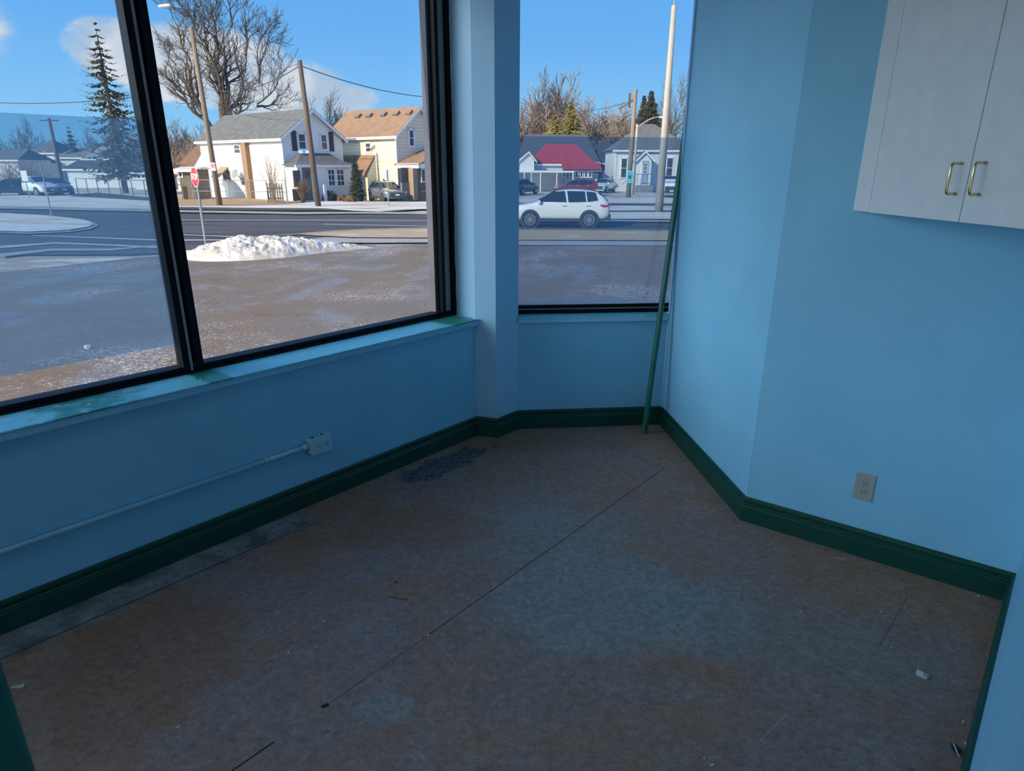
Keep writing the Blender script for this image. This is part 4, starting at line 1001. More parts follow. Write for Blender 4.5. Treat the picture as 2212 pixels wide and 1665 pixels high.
# enclosed front porch with hipped flared roof
PD = 1.7; nF = -E1; pc = cW+nF*PD
pW0 = -.0; pW1 = solve(762, pc, E2); zp = ztop(357, (pc.x, pc.y, 0)); zpt = onface(676, 331, cW, E2)[1]
MB().prism([pc+up*(GZ-.05), pc+up*zp, pc+E2*pW1+up*zp, pc+E2*pW1+up*(GZ-.05)], E1*(PD-.02)).build('porch', M['clapwhite'], hw_)
e0 = pc-E2*.3+nF*.3; e1_ = pc+E2*(pW1+.3)+nF*.3; t0_ = cW+E2*(WW*.26)-E1*.02; t1_ = cW+E2*(WW*.74)-E1*.02; bk0 = cW-E2*.3-E1*.02; bk1 = cW+E2*(pW1+.3)-E1*.02
mb = MB(); lo_r = [bk0+up*zp, e0+up*zp, e1_+up*zp, bk1+up*zp]; m0 = [bk0.lerp(t0_, .5)+up*(zp+(zpt-zp)*.36), e0.lerp(t0_, .5)+up*(zp+(zpt-zp)*.36), e1_.lerp(t1_, .5)+up*(zp+(zpt-zp)*.36), bk1.lerp(t1_, .5)+up*(zp+(zpt-zp)*.36)]; hi_r = [t0_+up*zpt, t0_+nF*.15+up*zpt, t1_+nF*.15+up*zpt, t1_+up*zpt]
mb.grid([lo_r, m0, hi_r]); mb.build('porch_roof', M['shinglegrey'], hw_)
MB().prism([e0+up*(zp-.14), e1_+up*(zp-.14), e1_+up*(zp+.03), e0+up*(zp+.03)], -nF*.12).build('porch_fascia', M['trimwhite'], hw_)
hwindow(hw_, pc, E2, (707, 364, 724, 403), .10, (1, 2)); hwindow(hw_, pc, E2, (726, 364, 744, 403), .10, (1, 2)); hwindow(hw_, pc, E2, (633, 368, 649, 404), .08, (2, 4), 'taupe')
dd_ = facepart(hw_, 'front_door', pc, E2, (655, 362, 673, 433), 'taupe', 0, .05)
facepart(hw_, 'door_light', pc, E2, (659, 370, 668, 383), 'dglass', .05, .07); facepart(hw_, 'mailbox', pc, E2, (657, 387, 664, 394), 'clad', .05, .2)
facepart(hw_, 'porch_panel', pc, E2, (632, 408, 652, 434), 'taupe', 0, .04); facepart(hw_, 'stoop_post', pc, E2, (689, 398, 694, 434), 'trimwhite', .6, .75)

# --- tan-roofed cream house
cY = onz(862, 433); cY = Vector((cY.x, cY.y, 0)); WY = solve(945, cY, E2)*1.12; LY = solve(715, cY, E1); zeY = ztop(298, (cY.x, cY.y, 0))+.26; mid = cY+E2*(WY/2); zrY = ztop(234, (mid.x, mid.y, 0))
hy = empty('cream_house', Vector((cY.x, cY.y, GZ))); tag(hy, 'cream sided house with tan shingle roof and porch', 'house')
gable(hy, cY, E1, E2, WY, LY, zeY, zrY, M['clapcream'], M['shingletan'], over=.28, rake=.35)
hwindow(hy, cY, E1, (789, 306, 803, 331), .14)
for rc in ((881, 277, 896, 319), (917, 280, 931, 317)): hwindow(hy, cY, E2, rc, .17)
slY = (zrY-zeY)/(WY/2)
for pxr, pyr in ((774, 245), (798, 244), (829, 242), (857, 240), (884, 238)):
    # box vents near the ridge: step along the ridge and sit on the slope
    best = min([(abs(proj(cY+E1*s+E2*(WY/2-.75)+up*(zrY-.75*slY))[0]-pxr), s) for s in [k*LY/200 for k in range(200)]])[1]
    q = cY+E1*best+E2*(WY/2-.75)+up*(zrY-.75*slY+.25)
    MB().obox(q, E1*.28, (E2+up*slY).normalized()*.22, (up-E2*slY).normalized()*.12).build('roof_vent', M['taupe'], hy)
# downspout
sp0 = cY-E2*.12-E1*.12
MB().tube([sp0+up*(zeY-.2), sp0+up*(zeY-.6), sp0+up*(GZ+.3), sp0-E1*.5+up*(GZ+.05)], .06, 6).build('downspout', M['trimwhite'], hy)
# side wing with its own tan roof between the houses
wz = onface(760, 352, cY, E1)
swc = cY-E2*.95+E1*(LY*.30)
MB().prism([swc+up*(GZ-.05), swc+up*(wz[1]-.9), swc+E2*.93+up*(wz[1]+.45), swc+E2*.93+up*(GZ-.05)], E1*(LY*.5)).build('side_wing', M['clapcream'], hy)
MB().prism([swc-E2*.3+up*(wz[1]-.98), swc-E2*.3+up*(wz[1]-.84), swc+E2*.93+up*(wz[1]+.62), swc+E2*.93+up*(wz[1]+.47)], E1*(LY*.5)).build('side_wing_roof', M['shingletan'], hy)
# front porch
PY = 2.6; py_ = cY-E1*PY; zpy = ztop(354, (py_.x, py_.y, 0)); ztY = onface(915, 315, cY, E2)[1]; e_a = py_-E2*.35-E1*.3; e_b = py_+E2*(WY+.3)-E1*.3
W2_ = WY*.40
midp = cY+E2*(WY*.5)-E1*.02
# porch roof: hip running back to the gable wall with a small front gable
apx = py_+E2*(WY*.66)-E1*.3; apz = ztop(318, (apx.x, apx.y, 0))
mb = MB(); a = e_a+up*zpy; b = e_a+E1*(PY+.28)+up*zpy; c_ = apx-E2*(0)+up*apz; d_ = apx+E1*(PY+.28)+up*apz
a2 = e_b+up*zpy; b2 = e_b+E1*(PY+.28)+up*zpy
mb.prism([a, c_, c_+up*-.12, a+up*-.12], E1*(PY+.28)); mb.prism([a2, c_, c_+up*-.12, a2+up*-.12], E1*(PY+.28)); mb.build('porch_roof', M['shingletan'], hy)
MB().prism([e_a+up*(zpy-.05)+E1*.1, apx+up*(apz-.12)+E1*.1, e_b+up*(zpy-.05)+E1*.1], E1*.08).build('porch_gable', M['clapgrey'], hy)
MB().prism([e_a+up*(zpy-.32), e_b+up*(zpy-.32), e_b+up*(zpy+.02), e_a+up*(zpy+.02)], E1*.15).build('porch_fascia', M['trimwhite'], hy)
MB().prism([e_a+up*(zpy-.32), e_a+E1*PY+up*(zpy-.32), e_a+E1*PY+up*(zpy+.02), e_a+up*(zpy+.02)], E2*.12).build('porch_fascia', M['trimwhite'], hy)
facepart(hy, 'porch_wall', py_+E1*.6, E2, (866, 394, 890, 434), 'taupe', 0, .15); facepart(hy, 'porch_screen', py_+E1*.6, E2, (866, 362, 890, 395), 'dglass', 0, .06)
facepart(hy, 'brick_pier', py_, E2, (893, 363, 902, 433), 'brick', -.55, 0)
for rc in ((909, 364, 919, 394), (921, 364, 933, 394)): hwindow(hy, py_+E1*.9, E2, rc, .10, (0, 0))
facepart(hy, 'porch_wall', py_+E1*.95, E2, (902, 362, 948, 436), 'taupe', -.1, 0); facepart(hy, 'porch_rail', py_, E2, (910, 411, 938, 415), 'brick', -.2, 0)
MB().obox(py_+E2*(WY*.62)-E1*.6+up*(GZ+.3), E2*1.1, E1*.5, up*.35).obox(py_+E2*(WY*.62)-E1*1.3+up*(GZ+.15), E2*1.1, E1*.25, up*.2).build('porch_steps', M['brick'], hy)

# --- far building helper
def simple_house(name, label, pxl, pxr, dist, eave_py, ridge_py, wall, roof, hip=.0, depth=8, windows=(), yaw=0, cat='house', over=.4, base_py=None):
    a = far(pxl, dist); b = far(pxr, dist+math.tan(math.radians(yaw))*0); d = (b-a); Lx = d.length; d.normalize(); n_ = Vector((-d.y, d.x, 0))
    r_ = empty(name, (a+b)/2); tag(r_, label, cat)
    a0 = Vector((a.x, a.y, 0)); b0 = Vector((b.x, b.y, 0)); ze_ = ztop(eave_py, a0); zr_ = ztop(ridge_py, (a0+b0)/2+n_*depth/2)
    MB().prism([a0+up*(GZ-.05), b0+up*(GZ-.05), b0+up*ze_, a0+up*ze_], n_*depth).build('walls', M[wall], r_)
    e = over; A0 = a0-d*e-n_*e+up*ze_; B0 = b0+d*e-n_*e+up*ze_; A1 = a0-d*e+n_*(depth+e)+up*ze_; B1 = b0+d*e+n_*(depth+e)+up*ze_
    h_ = hip*Lx; RA = a0+d*(h_-e*(h_ == 0))+n_*depth/2+up*zr_; RB = b0-d*(h_-e*(h_ == 0))+n_*depth/2+up*zr_
    mb = MB().add([A0, B0, B1, A1, RA, RB], [(0, 1, 5, 4), (2, 3, 4, 5), (1, 2, 5), (3, 0, 4), (0, 3, 2, 1)]); mb.build('roof', M[roof], r_)
    mb = MB().prism([A0+up*-.18, B0+up*-.18, B0, A0], n_*.06); mb.build('fascia', M['trimwhite'], r_)
    for rc in windows: hwindow(r_, a0-n_*.0, d, rc[:4], rc[4] if len(rc) > 4 else .1, (0, 1), out=.05)
    return r_, a0, d, n_, ze_
# pale blue house at right
rb, ab, db, nb, zeb = simple_house('pale_blue_house', 'pale blue house with grey hip roof and white window trim', 1328, 1492, 84, 324, 268, 'clapgrey', 'shinglegrey', .42, 9)
for rc in ((1338, 337, 1357, 386), (1366, 337, 1384, 386), (1436, 336, 1456, 386)):
    facepart(rb, 'window_surround', ab, db, rc, 'trimwhite', 0, .05); hwindow(rb, ab-nb*.05, db, (rc[0]+2.5, rc[1]+4, rc[2]-2, rc[3]-1), .09, (0, 1), 'trimwhite')
for rc in ((1327, 330, 1330, 410), (1452, 326, 1456, 332)): facepart(rb, 'corner_board', ab, db, rc, 'trimwhite', 0, .06)
# gabled entry
eo = ab-nb*1.9
s0_ = onface(1378, 360, eo, db)[0]; s1_ = onface(1407, 360, eo, db)[0]; ez_ = onface(1392, 347, eo, db)[1]; ea_ = onface(1392, 327, eo, db)[1]
MB().prism([eo+db*s0_+up*(GZ-.05), eo+db*s1_+up*(GZ-.05), eo+db*s1_+up*ez_, eo+db*((s0_+s1_)/2)+up*(ea_-.15), eo+db*s0_+up*ez_], nb*1.9).build('entry_porch', M['clapgrey'], rb)
sm_ = (s0_+s1_)/2
MB().prism([eo+db*(s0_-.3)-nb*.2+up*(ez_-.2), eo+db*sm_-nb*.2+up*(ea_-.08), eo+db*sm_-nb*.2+up*(ea_+.08), eo+db*(s0_-.3)-nb*.2+up*(ez_-.04)], nb*2.1).build('entry_roof', M['shinglegrey'], rb)
MB().prism([eo+db*(s1_+.3)-nb*.2+up*(ez_-.2), eo+db*sm_-nb*.2+up*(ea_-.08), eo+db*sm_-nb*.2+up*(ea_+.08), eo+db*(s1_+.3)-nb*.2+up*(ez_-.04)], nb*2.1).build('entry_roof', M['shinglegrey'], rb)
mb = MB()
for sa, sb in ((s0_-.3, sm_), (s1_+.3, sm_)): mb.prism([eo+db*sa-nb*.26+up*(ez_-.2), eo+db*sb-nb*.26+up*(ea_-.12), eo+db*sb-nb*.26+up*(ea_+.08), eo+db*sa-nb*.26+up*(ez_)], nb*.06)
mb.build('rake_board', M['trimwhite'], rb)
facepart(rb, 'door_frame', eo, db, (1383, 346, 1402, 400), 'trimwhite', 0, .04); dr_ = facepart(rb, 'front_door', eo, db, (1386, 347, 1400, 398), 'bluedoor', .04, .08)
hwindow(rb, eo-nb*.08, db, (1388, 351, 1399, 376), .07, (2, 2))
facepart(rb, 'stoop', eo, db, (1372, 400, 1404, 426), 'slab', 0, 1.6)
mb = MB()
for k in range(5):
    pp_ = eo-nb*1.55+db*(s0_-.8+k*.55); mb.tube([pp_+up*(GZ+.9), pp_+up*(GZ+1.9)], .03, 5)
mb.tube([eo-nb*1.55+db*(s0_-.8)+up*(GZ+1.9), eo-nb*1.55+db*(s0_+1.4)+up*(GZ+1.9)], .035, 5); mb.tube([eo-nb*1.55+db*(s0_-.8)+up*(GZ+1.9), eo-nb*2.9+db*(s0_-2.0)+up*(GZ+.9)], .035, 5)
mb.build('stoop_railing', M['cargrey'], rb)
# low house with red metal roof
rr_, ar, dr2, nr, zer = simple_house('red_roof_building', 'low building with bright red metal hip roof and pale windows', 1151, 1281, 84, 354, 311, 'clapgrey', 'roofred', .24, 10)
# its lower porch roof
po = ar-nr*2.6; s0_ = onface(1216, 356, po, dr2)[0]; s1_ = onface(1301, 366, po, dr2)[0]; zl_ = onface(1260, 366.5, po, dr2)[1]; zh_ = zl_+.75
MB().prism([po+dr2*s0_+up*zl_, po+dr2*s0_+up*(zl_-.12), po+dr2*(s0_)+nr*2.6+up*(zh_-.12), po+dr2*s0_+nr*2.6+up*zh_], dr2*(s1_-s0_)).build('porch_roof', M['roofred'], rr_)
MB().prism([po+dr2*(s0_+.3)+nr*.3+up*(GZ-.05), po+dr2*(s1_-.4)+nr*.3+up*(GZ-.05), po+dr2*(s1_-.4)+nr*.3+up*(zl_-.1), po+dr2*(s0_+.3)+nr*.3+up*(zl_-.1)], nr*2.2).build('porch', M['cargrey'], rr_)
MB().prism([po+dr2*s0_+up*(zl_-.16), po+dr2*s1_+up*(zl_-.16), po+dr2*s1_+up*(zl_), po+dr2*s0_+up*(zl_)], nr*.05).build('fascia', M['trimwhite'], rr_)
for x0_ in (1215, 1229, 1242, 1252, 1262, 1271): hwindow(rr_, po+nr*.3, dr2, (x0_, 369, x0_+8, 384), .10, (0, 0))
# white gabled dormer at its left end
gl = ar-nr*1.5; s0_ = onface(1123, 345, gl, dr2)[0]; s1_ = onface(1154, 345, gl, dr2)[0]; z0_ = onface(1138, 347, gl, dr2)[1]; z1_ = onface(1140, 330, gl, dr2)[1]; smid = (s0_+s1_)/2+.2
MB().prism([gl+dr2*s0_+up*(z0_-1.2), gl+dr2*s1_+up*(z0_-1.2), gl+dr2*s1_+up*z0_, gl+dr2*smid+up*z1_, gl+dr2*s0_+up*z0_], nr*6).build('dormer', M['clapgrey'], rr_)
for sa in (s0_-.3, s1_+.3): MB().prism([gl+dr2*sa-nr*.3+up*(z0_-.25), gl+dr2*smid-nr*.3+up*(z1_), gl+dr2*smid-nr*.3+up*(z1_+.16), gl+dr2*sa-nr*.3+up*(z0_-.05)], nr*6).build('dormer_roof', M['trimwhite'], rr_)
MB().prism([ar-nr*3.2+dr2*-3+up*(zer-.9), ar-nr*3.2+dr2*4.5+up*(zer-.9), ar-nr*3.2+dr2*4.5+up*(zer-.7), ar-nr*3.2+dr2*-3+up*(zer-.7)], nr*3).build('canopy', M['trimwhite'], rr_)
mb = MB()
for k in range(5): mb.tube([ar-nr*3.1+dr2*(-2.8+k*1.8)+up*GZ, ar-nr*3.1+dr2*(-2.8+k*1.8)+up*(zer-.8)], .07, 6)
mb.build('canopy_posts', M['trimwhite'], rr_)
simple_house('slate_roof_building', 'large building with broad slate grey roof behind the red roof', 1120, 1290, 97, 350, 290, 'cargrey', 'roofslate', .10, 14, cat='building')
simple_house('grey_gable_house', 'grey house with dark roof between red roof and pale blue house', 1288, 1342, 98, 352, 308, 'cargrey', 'shingledark', .3, 9)
# board fence and picket section behind the red car
def fencerun(name, label, a, b, h, mat_, boards=True, rails=2, posts=8, pitch=.16):
    a, b = Vector((a.x, a.y, GZ)), Vector((b.x, b.y, GZ)); d = b-a; Lf = d.length; d.normalize(); n_ = Vector((-d.y, d.x, 0))
    r_ = empty(name, a); tag(r_, label, 'fence')
    for k in range(posts):
        q = a+d*(Lf*k/(posts-1)); MB().tube([q, q+up*h], .035 if not boards else .05, 6).build('post', M[mat_], r_)
    if boards:
        mb = MB(); n = int(Lf/pitch)
        for k in range(n): mb.obox(a+d*((k+.5)*Lf/n)+up*(h*.5)-n_*.05, d*(Lf/n*.42), n_*.012, up*(h*.47))
        mb.build('boards', M[mat_], r_)
    for k in range(rails):
        z_ = h*(.98 if k == 0 else .5/(1)) if rails > 1 else h*.98
        MB().tube([a+up*z_, b+up*z_], .025, 6).build('rail', M[mat_], r_)
    return r_, a, b, d
fencerun('board_fence', 'pale board fence in front of the red-roofed building', onz(1185, 412), onz(1298, 412), 1.75, 'taupe', True, 2, 6)
fr_, fa, fbb, fd_ = fencerun('chainlink_fence', 'metal chainlink fence along the side of the white house', onz(420, 437), onz(622, 441), 1.65, 'galv', False, 2, 6)
mb = MB(); nn2 = 60; Lf = (fbb-fa).length
for k in range(nn2):
    a_ = fa+fd_*(Lf*k/nn2)
    for s_ in (1, -1):
        q0 = a_+up*.05; q1 = a_+fd_*(1.5*s_)+up*1.58
        if 0 <= (q1-fa).dot(fd_) <= Lf: mb.tube([q0, q1], .004, 3, False)
mb.build('mesh_wires', M['galv'], fr_, fixn=False)
# leaning picket gate
g0_, g1_ = onz(580, 441), onz(611, 441); pk = empty('picket_fence', (g0_+g1_)/2); tag(pk, 'short piece of weathered picket fence beside the leafless shrub', 'fence')
dg = (g1_-g0_); lg = dg.length; dg.normalize()
for k in range(7):
    q = g0_+dg*(lg*k/6); MB().prism([q+up*0, q+dg*.11, q+dg*.11+up*(1.35+.08*math.sin(k*2)), q+dg*.055+up*1.5, q+up*(1.35+.08*math.sin(k*2))], Vector((dg.y, -dg.x, 0))*.04).build('picket', M['oldwood'], pk)
for zz in (.4, 1.1): MB().obox((g0_+g1_)/2+up*zz+Vector((-dg.y, dg.x, 0))*.03, dg*(lg/2), Vector((dg.y, -dg.x, 0))*.02, up*.05).build('rail', M['oldwood'], pk)
# old shed left of the house and metal gate frame
sh, ash, dsh, nsh, zsh = simple_house('garden_shed', 'small weathered shed with snowy flat roof behind the stop sign', 384, 415, 58, 366, 360, 'oldwood', 'snow', .0, 3, cat='shed')
facepart(sh, 'door_opening', ash, dsh, (396, 402, 404, 430), 'shutter', 0, .03); hwindow(sh, ash, dsh, (385, 370, 395, 384), .08, (0, 0))
simple_house('brown_roof_house', 'house with pinkish brown roof behind the thicket', 378, 452, 80, 372, 312, 'clapgrey', 'rustbush', .3, 8)
# far houses in the left pane
simple_house('long_garage', 'long low grey garage row behind the spruce', 143, 318, 92, 365, 346, 'clapgrey', 'shingledark', 0, 7, cat='building')
simple_house('far_gable_house', 'far pale house with steep grey gable in the left pane', 68, 122, 108, 330, 303, 'clapgrey', 'shinglegrey', .45, 7, ((93, 327, 103, 342, .12),))
simple_house('far_brown_house', 'far low house with brown roof behind the garage row', 128, 190, 106, 340, 320, 'clapgrey', 'taupe', .15, 7)
simple_house('far_green_roof_house', 'far house with pale green roof left of the spruce', 186, 250, 102, 344, 316, 'clapcream', 'galv', .2, 7)
simple_house('far_left_house', 'far house with dark roof at the left frame edge', -30, 40, 96, 345, 322, 'clapgrey', 'shinglegrey', .1, 7)
simple_house('far_white_house', 'small white far house behind the parked white car', 36, 72, 100, 352, 338, 'clapwhite', 'shingledark', .2, 6)
simple_house('far_right_house', 'low pale building right of the spruce trunk', 285, 345, 86, 372, 354, 'clapgrey', 'roofslate', .2, 7)
twigbush('bare_shrub', 25, 416, 3.2, 90, 'wide brown brush hedge behind the parked dark car', 3.4, 'rustbush', 9)
twigbush('bare_shrub', 78, 414, 3.4, 90, 'brown brush hedge behind the parked white car', 3.4, 'rustbush', 10)
fencerun('wire_fence', 'low wire fence with thin posts on the snow near the spruce', onz(170, 421), onz(345, 432), 1.5, 'wooddark', False, 1, 8)

# ------------------------------------------------------------------ poles and signs
def pole(name, label, base, top_py, r0, r1, mat_, cat='pole', lean=(0, 0), top=None):
    r_ = empty(name, base); tag(r_, label, cat); zt__ = top if top else ztop(top_py, base)
    tpt = Vector((base.x+lean[0], base.y+lean[1], zt__)); MB().tube([base-up*.1, base.lerp(tpt, .5), tpt], [r0, (r0+r1)/2, r1], 12).build('shaft', M[mat_], r_, smooth=True)
    return r_, tpt
pA_b = onz(475, 445); rA, tA = pole('utility_pole', 'tall bare wooden utility pole in front of the white house', pA_b, 60, .20, .13, 'wood', lean=(-.25, 0))
nsb = Vector((pA_b.x, pA_b.y-.25, ztop(360, pA_b)))
MB().obox(nsb, (.16, 0, 0), (0, .01, 0), (0, 0, .26)).build('notice_plate', M['signwhite'], rA)
ring = MB(); ring.lathe(nsb+Vector((0, -.012, .06)), (0, -1, 0), [(.09, 0), (.13, 0), (.13, .006), (.09, .006)], 20); ring.obox(nsb+Vector((0, -.018, .06)), Vector((.08, 0, .08)), (0, .003, 0), Vector((-.015, 0, .015))); ring.build('prohibition_ring', M['stopred'], rA)
pB_b = onz(688, 447); tBx = (658-647)*.031*-1
rB, tB = pole('utility_pole', 'dark leaning wooden utility pole left of the twin porch windows', pB_b, 130, .20, .14, 'wooddark', lean=(-.36, 0))
sb_ = Vector((pB_b.x-.55, pB_b.y-.1, ztop(328, pB_b)))
MB().obox(sb_, (.42, 0, 0), (0, .01, 0), (0, 0, .10)).build('street_name_plate', M['signblue'], rB)
# street name plate has an unreadable dark crest block
MB().obox(sb_+Vector((-.05, -.015, 0)), (.07, 0, 0), (0, .004, 0), (0, 0, .07)).build('plate_crest', M['signnavy'], rB)
pL_b = onz(140, 418); rL, tL = pole('utility_pole', 'wooden utility pole beyond the road near the far gable house', pL_b, 255, .20, .14, 'wooddark')
MB().tube([tL+Vector((-.9, 0, -.2)), tL+Vector((.9, 0, -.2))], .06, 5).build('crossarm', M['wooddark'], rL)
pC_b = onz(1423, 458); rC, tC = pole('light_pole', 'tall pale concrete light pole outside the narrow window', pC_b, 12, .255, .14, 'paleconc', lean=(0, 0))
MB().tube([tC, tC+up*2.2], [.05, .04], 6).build('bracket_pipe', M['galv'], rC)
pD_b = onz(1357, 425); rD, tD = pole('utility_pole', 'wooden utility pole with teal sign by the pale blue house', pD_b, 193, .24, .17, 'wood', lean=(.1, 0))
q = Vector((pD_b.x, pD_b.y-.26, ztop(382, pD_b))); 
MB().obox(q, (.26, 0, 0), (0, .012, 0), (0, 0, .50)).build('sign_panel', M['signteal'], rD)
MB().obox(q, (.29, 0, 0), (0, .010, 0), (0, 0, .53)).build('sign_border', M['signwhite'], rD)
MB().lathe(q+Vector((0, -.014, 0)), (0, -1, 0), [(0, .008), (.12, .008), (.16, 0)], 16).build('sign_symbol', M['signnavy'], rD)
MB().tube([tD+Vector((-.1, 0, -.8)), tD+Vector((-1.3, -.1, -1.6))], .06, 5).tube([tD+Vector((-.5, 0, -.3)), tD+Vector((-.5, 0, -1.5))], .10, 6).build('bracket', M['wooddark'], rD)
# street light with arm, behind
sl_b = far(1371, 76); rs, ts = pole('street_light', 'street light with curved arm behind the teal sign pole', sl_b, 268, .16, .12, 'paleconc', 'street light')
arm = [ts+up*-.3, ts+Vector((1.0, 0, .35)), ts+Vector((1.7, 0, .62)), ts+Vector((2.3, 0, .68))]
MB().tube(arm, [.06, .055, .05, .05], 8).build('arm', M['paleconc'], rs, smooth=True)
MB().obox(ts+Vector((2.5, 0, .64)), (.32, 0, 0), (0, .12, 0), (0, 0, .07)).build('lamp_head', M['signwhite'], rs, bevel=.03)
# street light high over the big tree, left
lb = onz(475, 445); 
MB().tube([dirpx(416, 88, 49.6), dirpx(406, 52, 49.6), dirpx(385, 22, 49.4), dirpx(362, 12, 49.0)], .03, 6).build('lamp_arm', M['galv'], rA)
MB().obox(dirpx(356, 12.5, 49.0), (.36, 0, .04), (0, .14, 0), (0, 0, .07)).build('lamp_head', M['signwhite'], rA, bevel=.03)
# stop sign
sb = onz(445, 533); ss = empty('stop_sign', sb); tag(ss, 'red octagonal stop sign on a thin steel post at the snow pile', 'sign')
ztp, zbt = ztop(360.5, sb), ztop(404, sb); rad_ = (ztp-zbt)/2/math.cos(PI/8)
MB().box(sb.x-.03, sb.x+.03, sb.y-.02, sb.y+.02, GZ-.2, ztp-.05).build('post', M['galv'], ss)
sn = Vector((-.725, -.688, 0)).normalized(); sx_ = Vector((-sn.y, sn.x, 0)); ctr = Vector((sb.x, sb.y, (ztp+zbt)/2))
if ray(419, 382).dot(sx_) < 0 and False: sx_ = -sx_
def octp(r, off): return [ctr+sn*off+(sx_*math.cos(PI/8+k*PI/4)+up*math.sin(PI/8+k*PI/4))*r for k in range(8)]
MB().prism(octp(rad_, .03), sn*.006).build('sign_border', M['signwhite'], ss); fc_ = MB().prism(octp(rad_*.93, .037), sn*.004).build('sign_face', M['stopred'], ss)
def text_mesh(txt, size, mat_, origin, xd, zd, parent, sx2=1.0, name='lettering'):
    cu = bpy.data.curves.new('t', 'FONT'); cu.body = txt; cu.size = size; cu.align_x = 'CENTER'; cu.align_y = 'CENTER'; cu.extrude = .002; cu.offset = size*.02
    to = bpy.data.objects.new('t', cu); COL.objects.link(to); dg_ = bpy.context.evaluated_depsgraph_get(); dg_.update()
    me = bpy.data.meshes.new_from_object(to.evaluated_get(dg_)); bpy.data.objects.remove(to)
    o = bpy.data.objects.new(name, me); COL.objects.link(o); me.materials.clear(); me.materials.append(mat_)
    nn_ = xd.cross(zd)
    mw = Matrix(((xd.x*sx2, zd.x, nn_.x, origin.x), (xd.y*sx2, zd.y, nn_.y, origin.y), (xd.z*sx2, zd.z, nn_.z, origin.z), (0, 0, 0, 1)))
    me.transform(mw); o.parent = parent; return o
xdir = up.cross(sn).normalized()
t__ = text_mesh('STOP', .27, M['signwhite'], ctr+sn*.046, xdir, up, fc_, .85)
# other roadside signs
def rsign(label, bx_, tp, cy_, w_, h_, mat_, round_=False, yaw=0):
    b_ = onz(*bx_); r_ = empty('road_sign', b_); tag(r_, label, 'sign'); zt_ = ztop(tp, b_)
    MB().tube([b_-up*.1, Vector((b_.x, b_.y, zt_))], .035, 8).build('post', M['galv'], r_)
    if w_:
        c_ = Vector((b_.x, b_.y, ztop(cy_, b_))); d_ = Vector((math.cos(yaw), math.sin(yaw), 0)); n_ = Vector((d_.y, -d_.x, 0))
        if round_: MB().lathe(c_-n_*.03, n_, [(0, 0), (w_, 0), (w_, .006), (0, .006)], 24).build('sign_plate', M[mat_], r_)
        else: MB().obox(c_-n_*-.04, d_*w_, n_*.004, up*h_).build('sign_plate', M[mat_], r_)
rsign('round sign seen from behind in the yard of the cream house', (840, 448), 367, 377, .36, .36, 'signback', True)
rsign('leaning thin steel sign post on the snowy traffic island', (113, 470), 349, 0, 0, 0, 'galv')
rsign('small square white sign before the parked white car', (64, 428), 374, 380, .26, .42, 'signwhite')
rsign('green thin post beside the steps of the pale blue house', (1381, 426), 385, 0, 0, 0, 'galv')
rsign('orange marker stake just behind the stop sign', (437, 460), 430, 0, 0, 0, 'galv')
# overhead wires
def wire(a, b, sag, label, r=.022):
    a, b = Vector(a), Vector(b); n = 24; pts = [a.lerp(b, i/n)-up*(sag*4*(i/n)*(1-i/n)) for i in range(n+1)]
    tag(MB().tube(pts, r, 4).build('overhead_wire', M['cable'], fixn=False), label, 'wire')
wire(tB-up*.3, dirpx(985, 212, 60), .5, 'overhead wire running right from the dark leaning pole', .03)
wire(tB-up*.3, dirpx(430, 187, 62), .8, 'overhead wire running left from the dark leaning pole', .025)
wire(dirpx(-60, 219, 60), dirpx(300, 208, 60), .3, 'overhead wire across the left pane to the spruce', .035)
wire(tD-up*.8, dirpx(1100, 212, 72), 1.1, 'overhead wire left of the teal sign pole', .03)

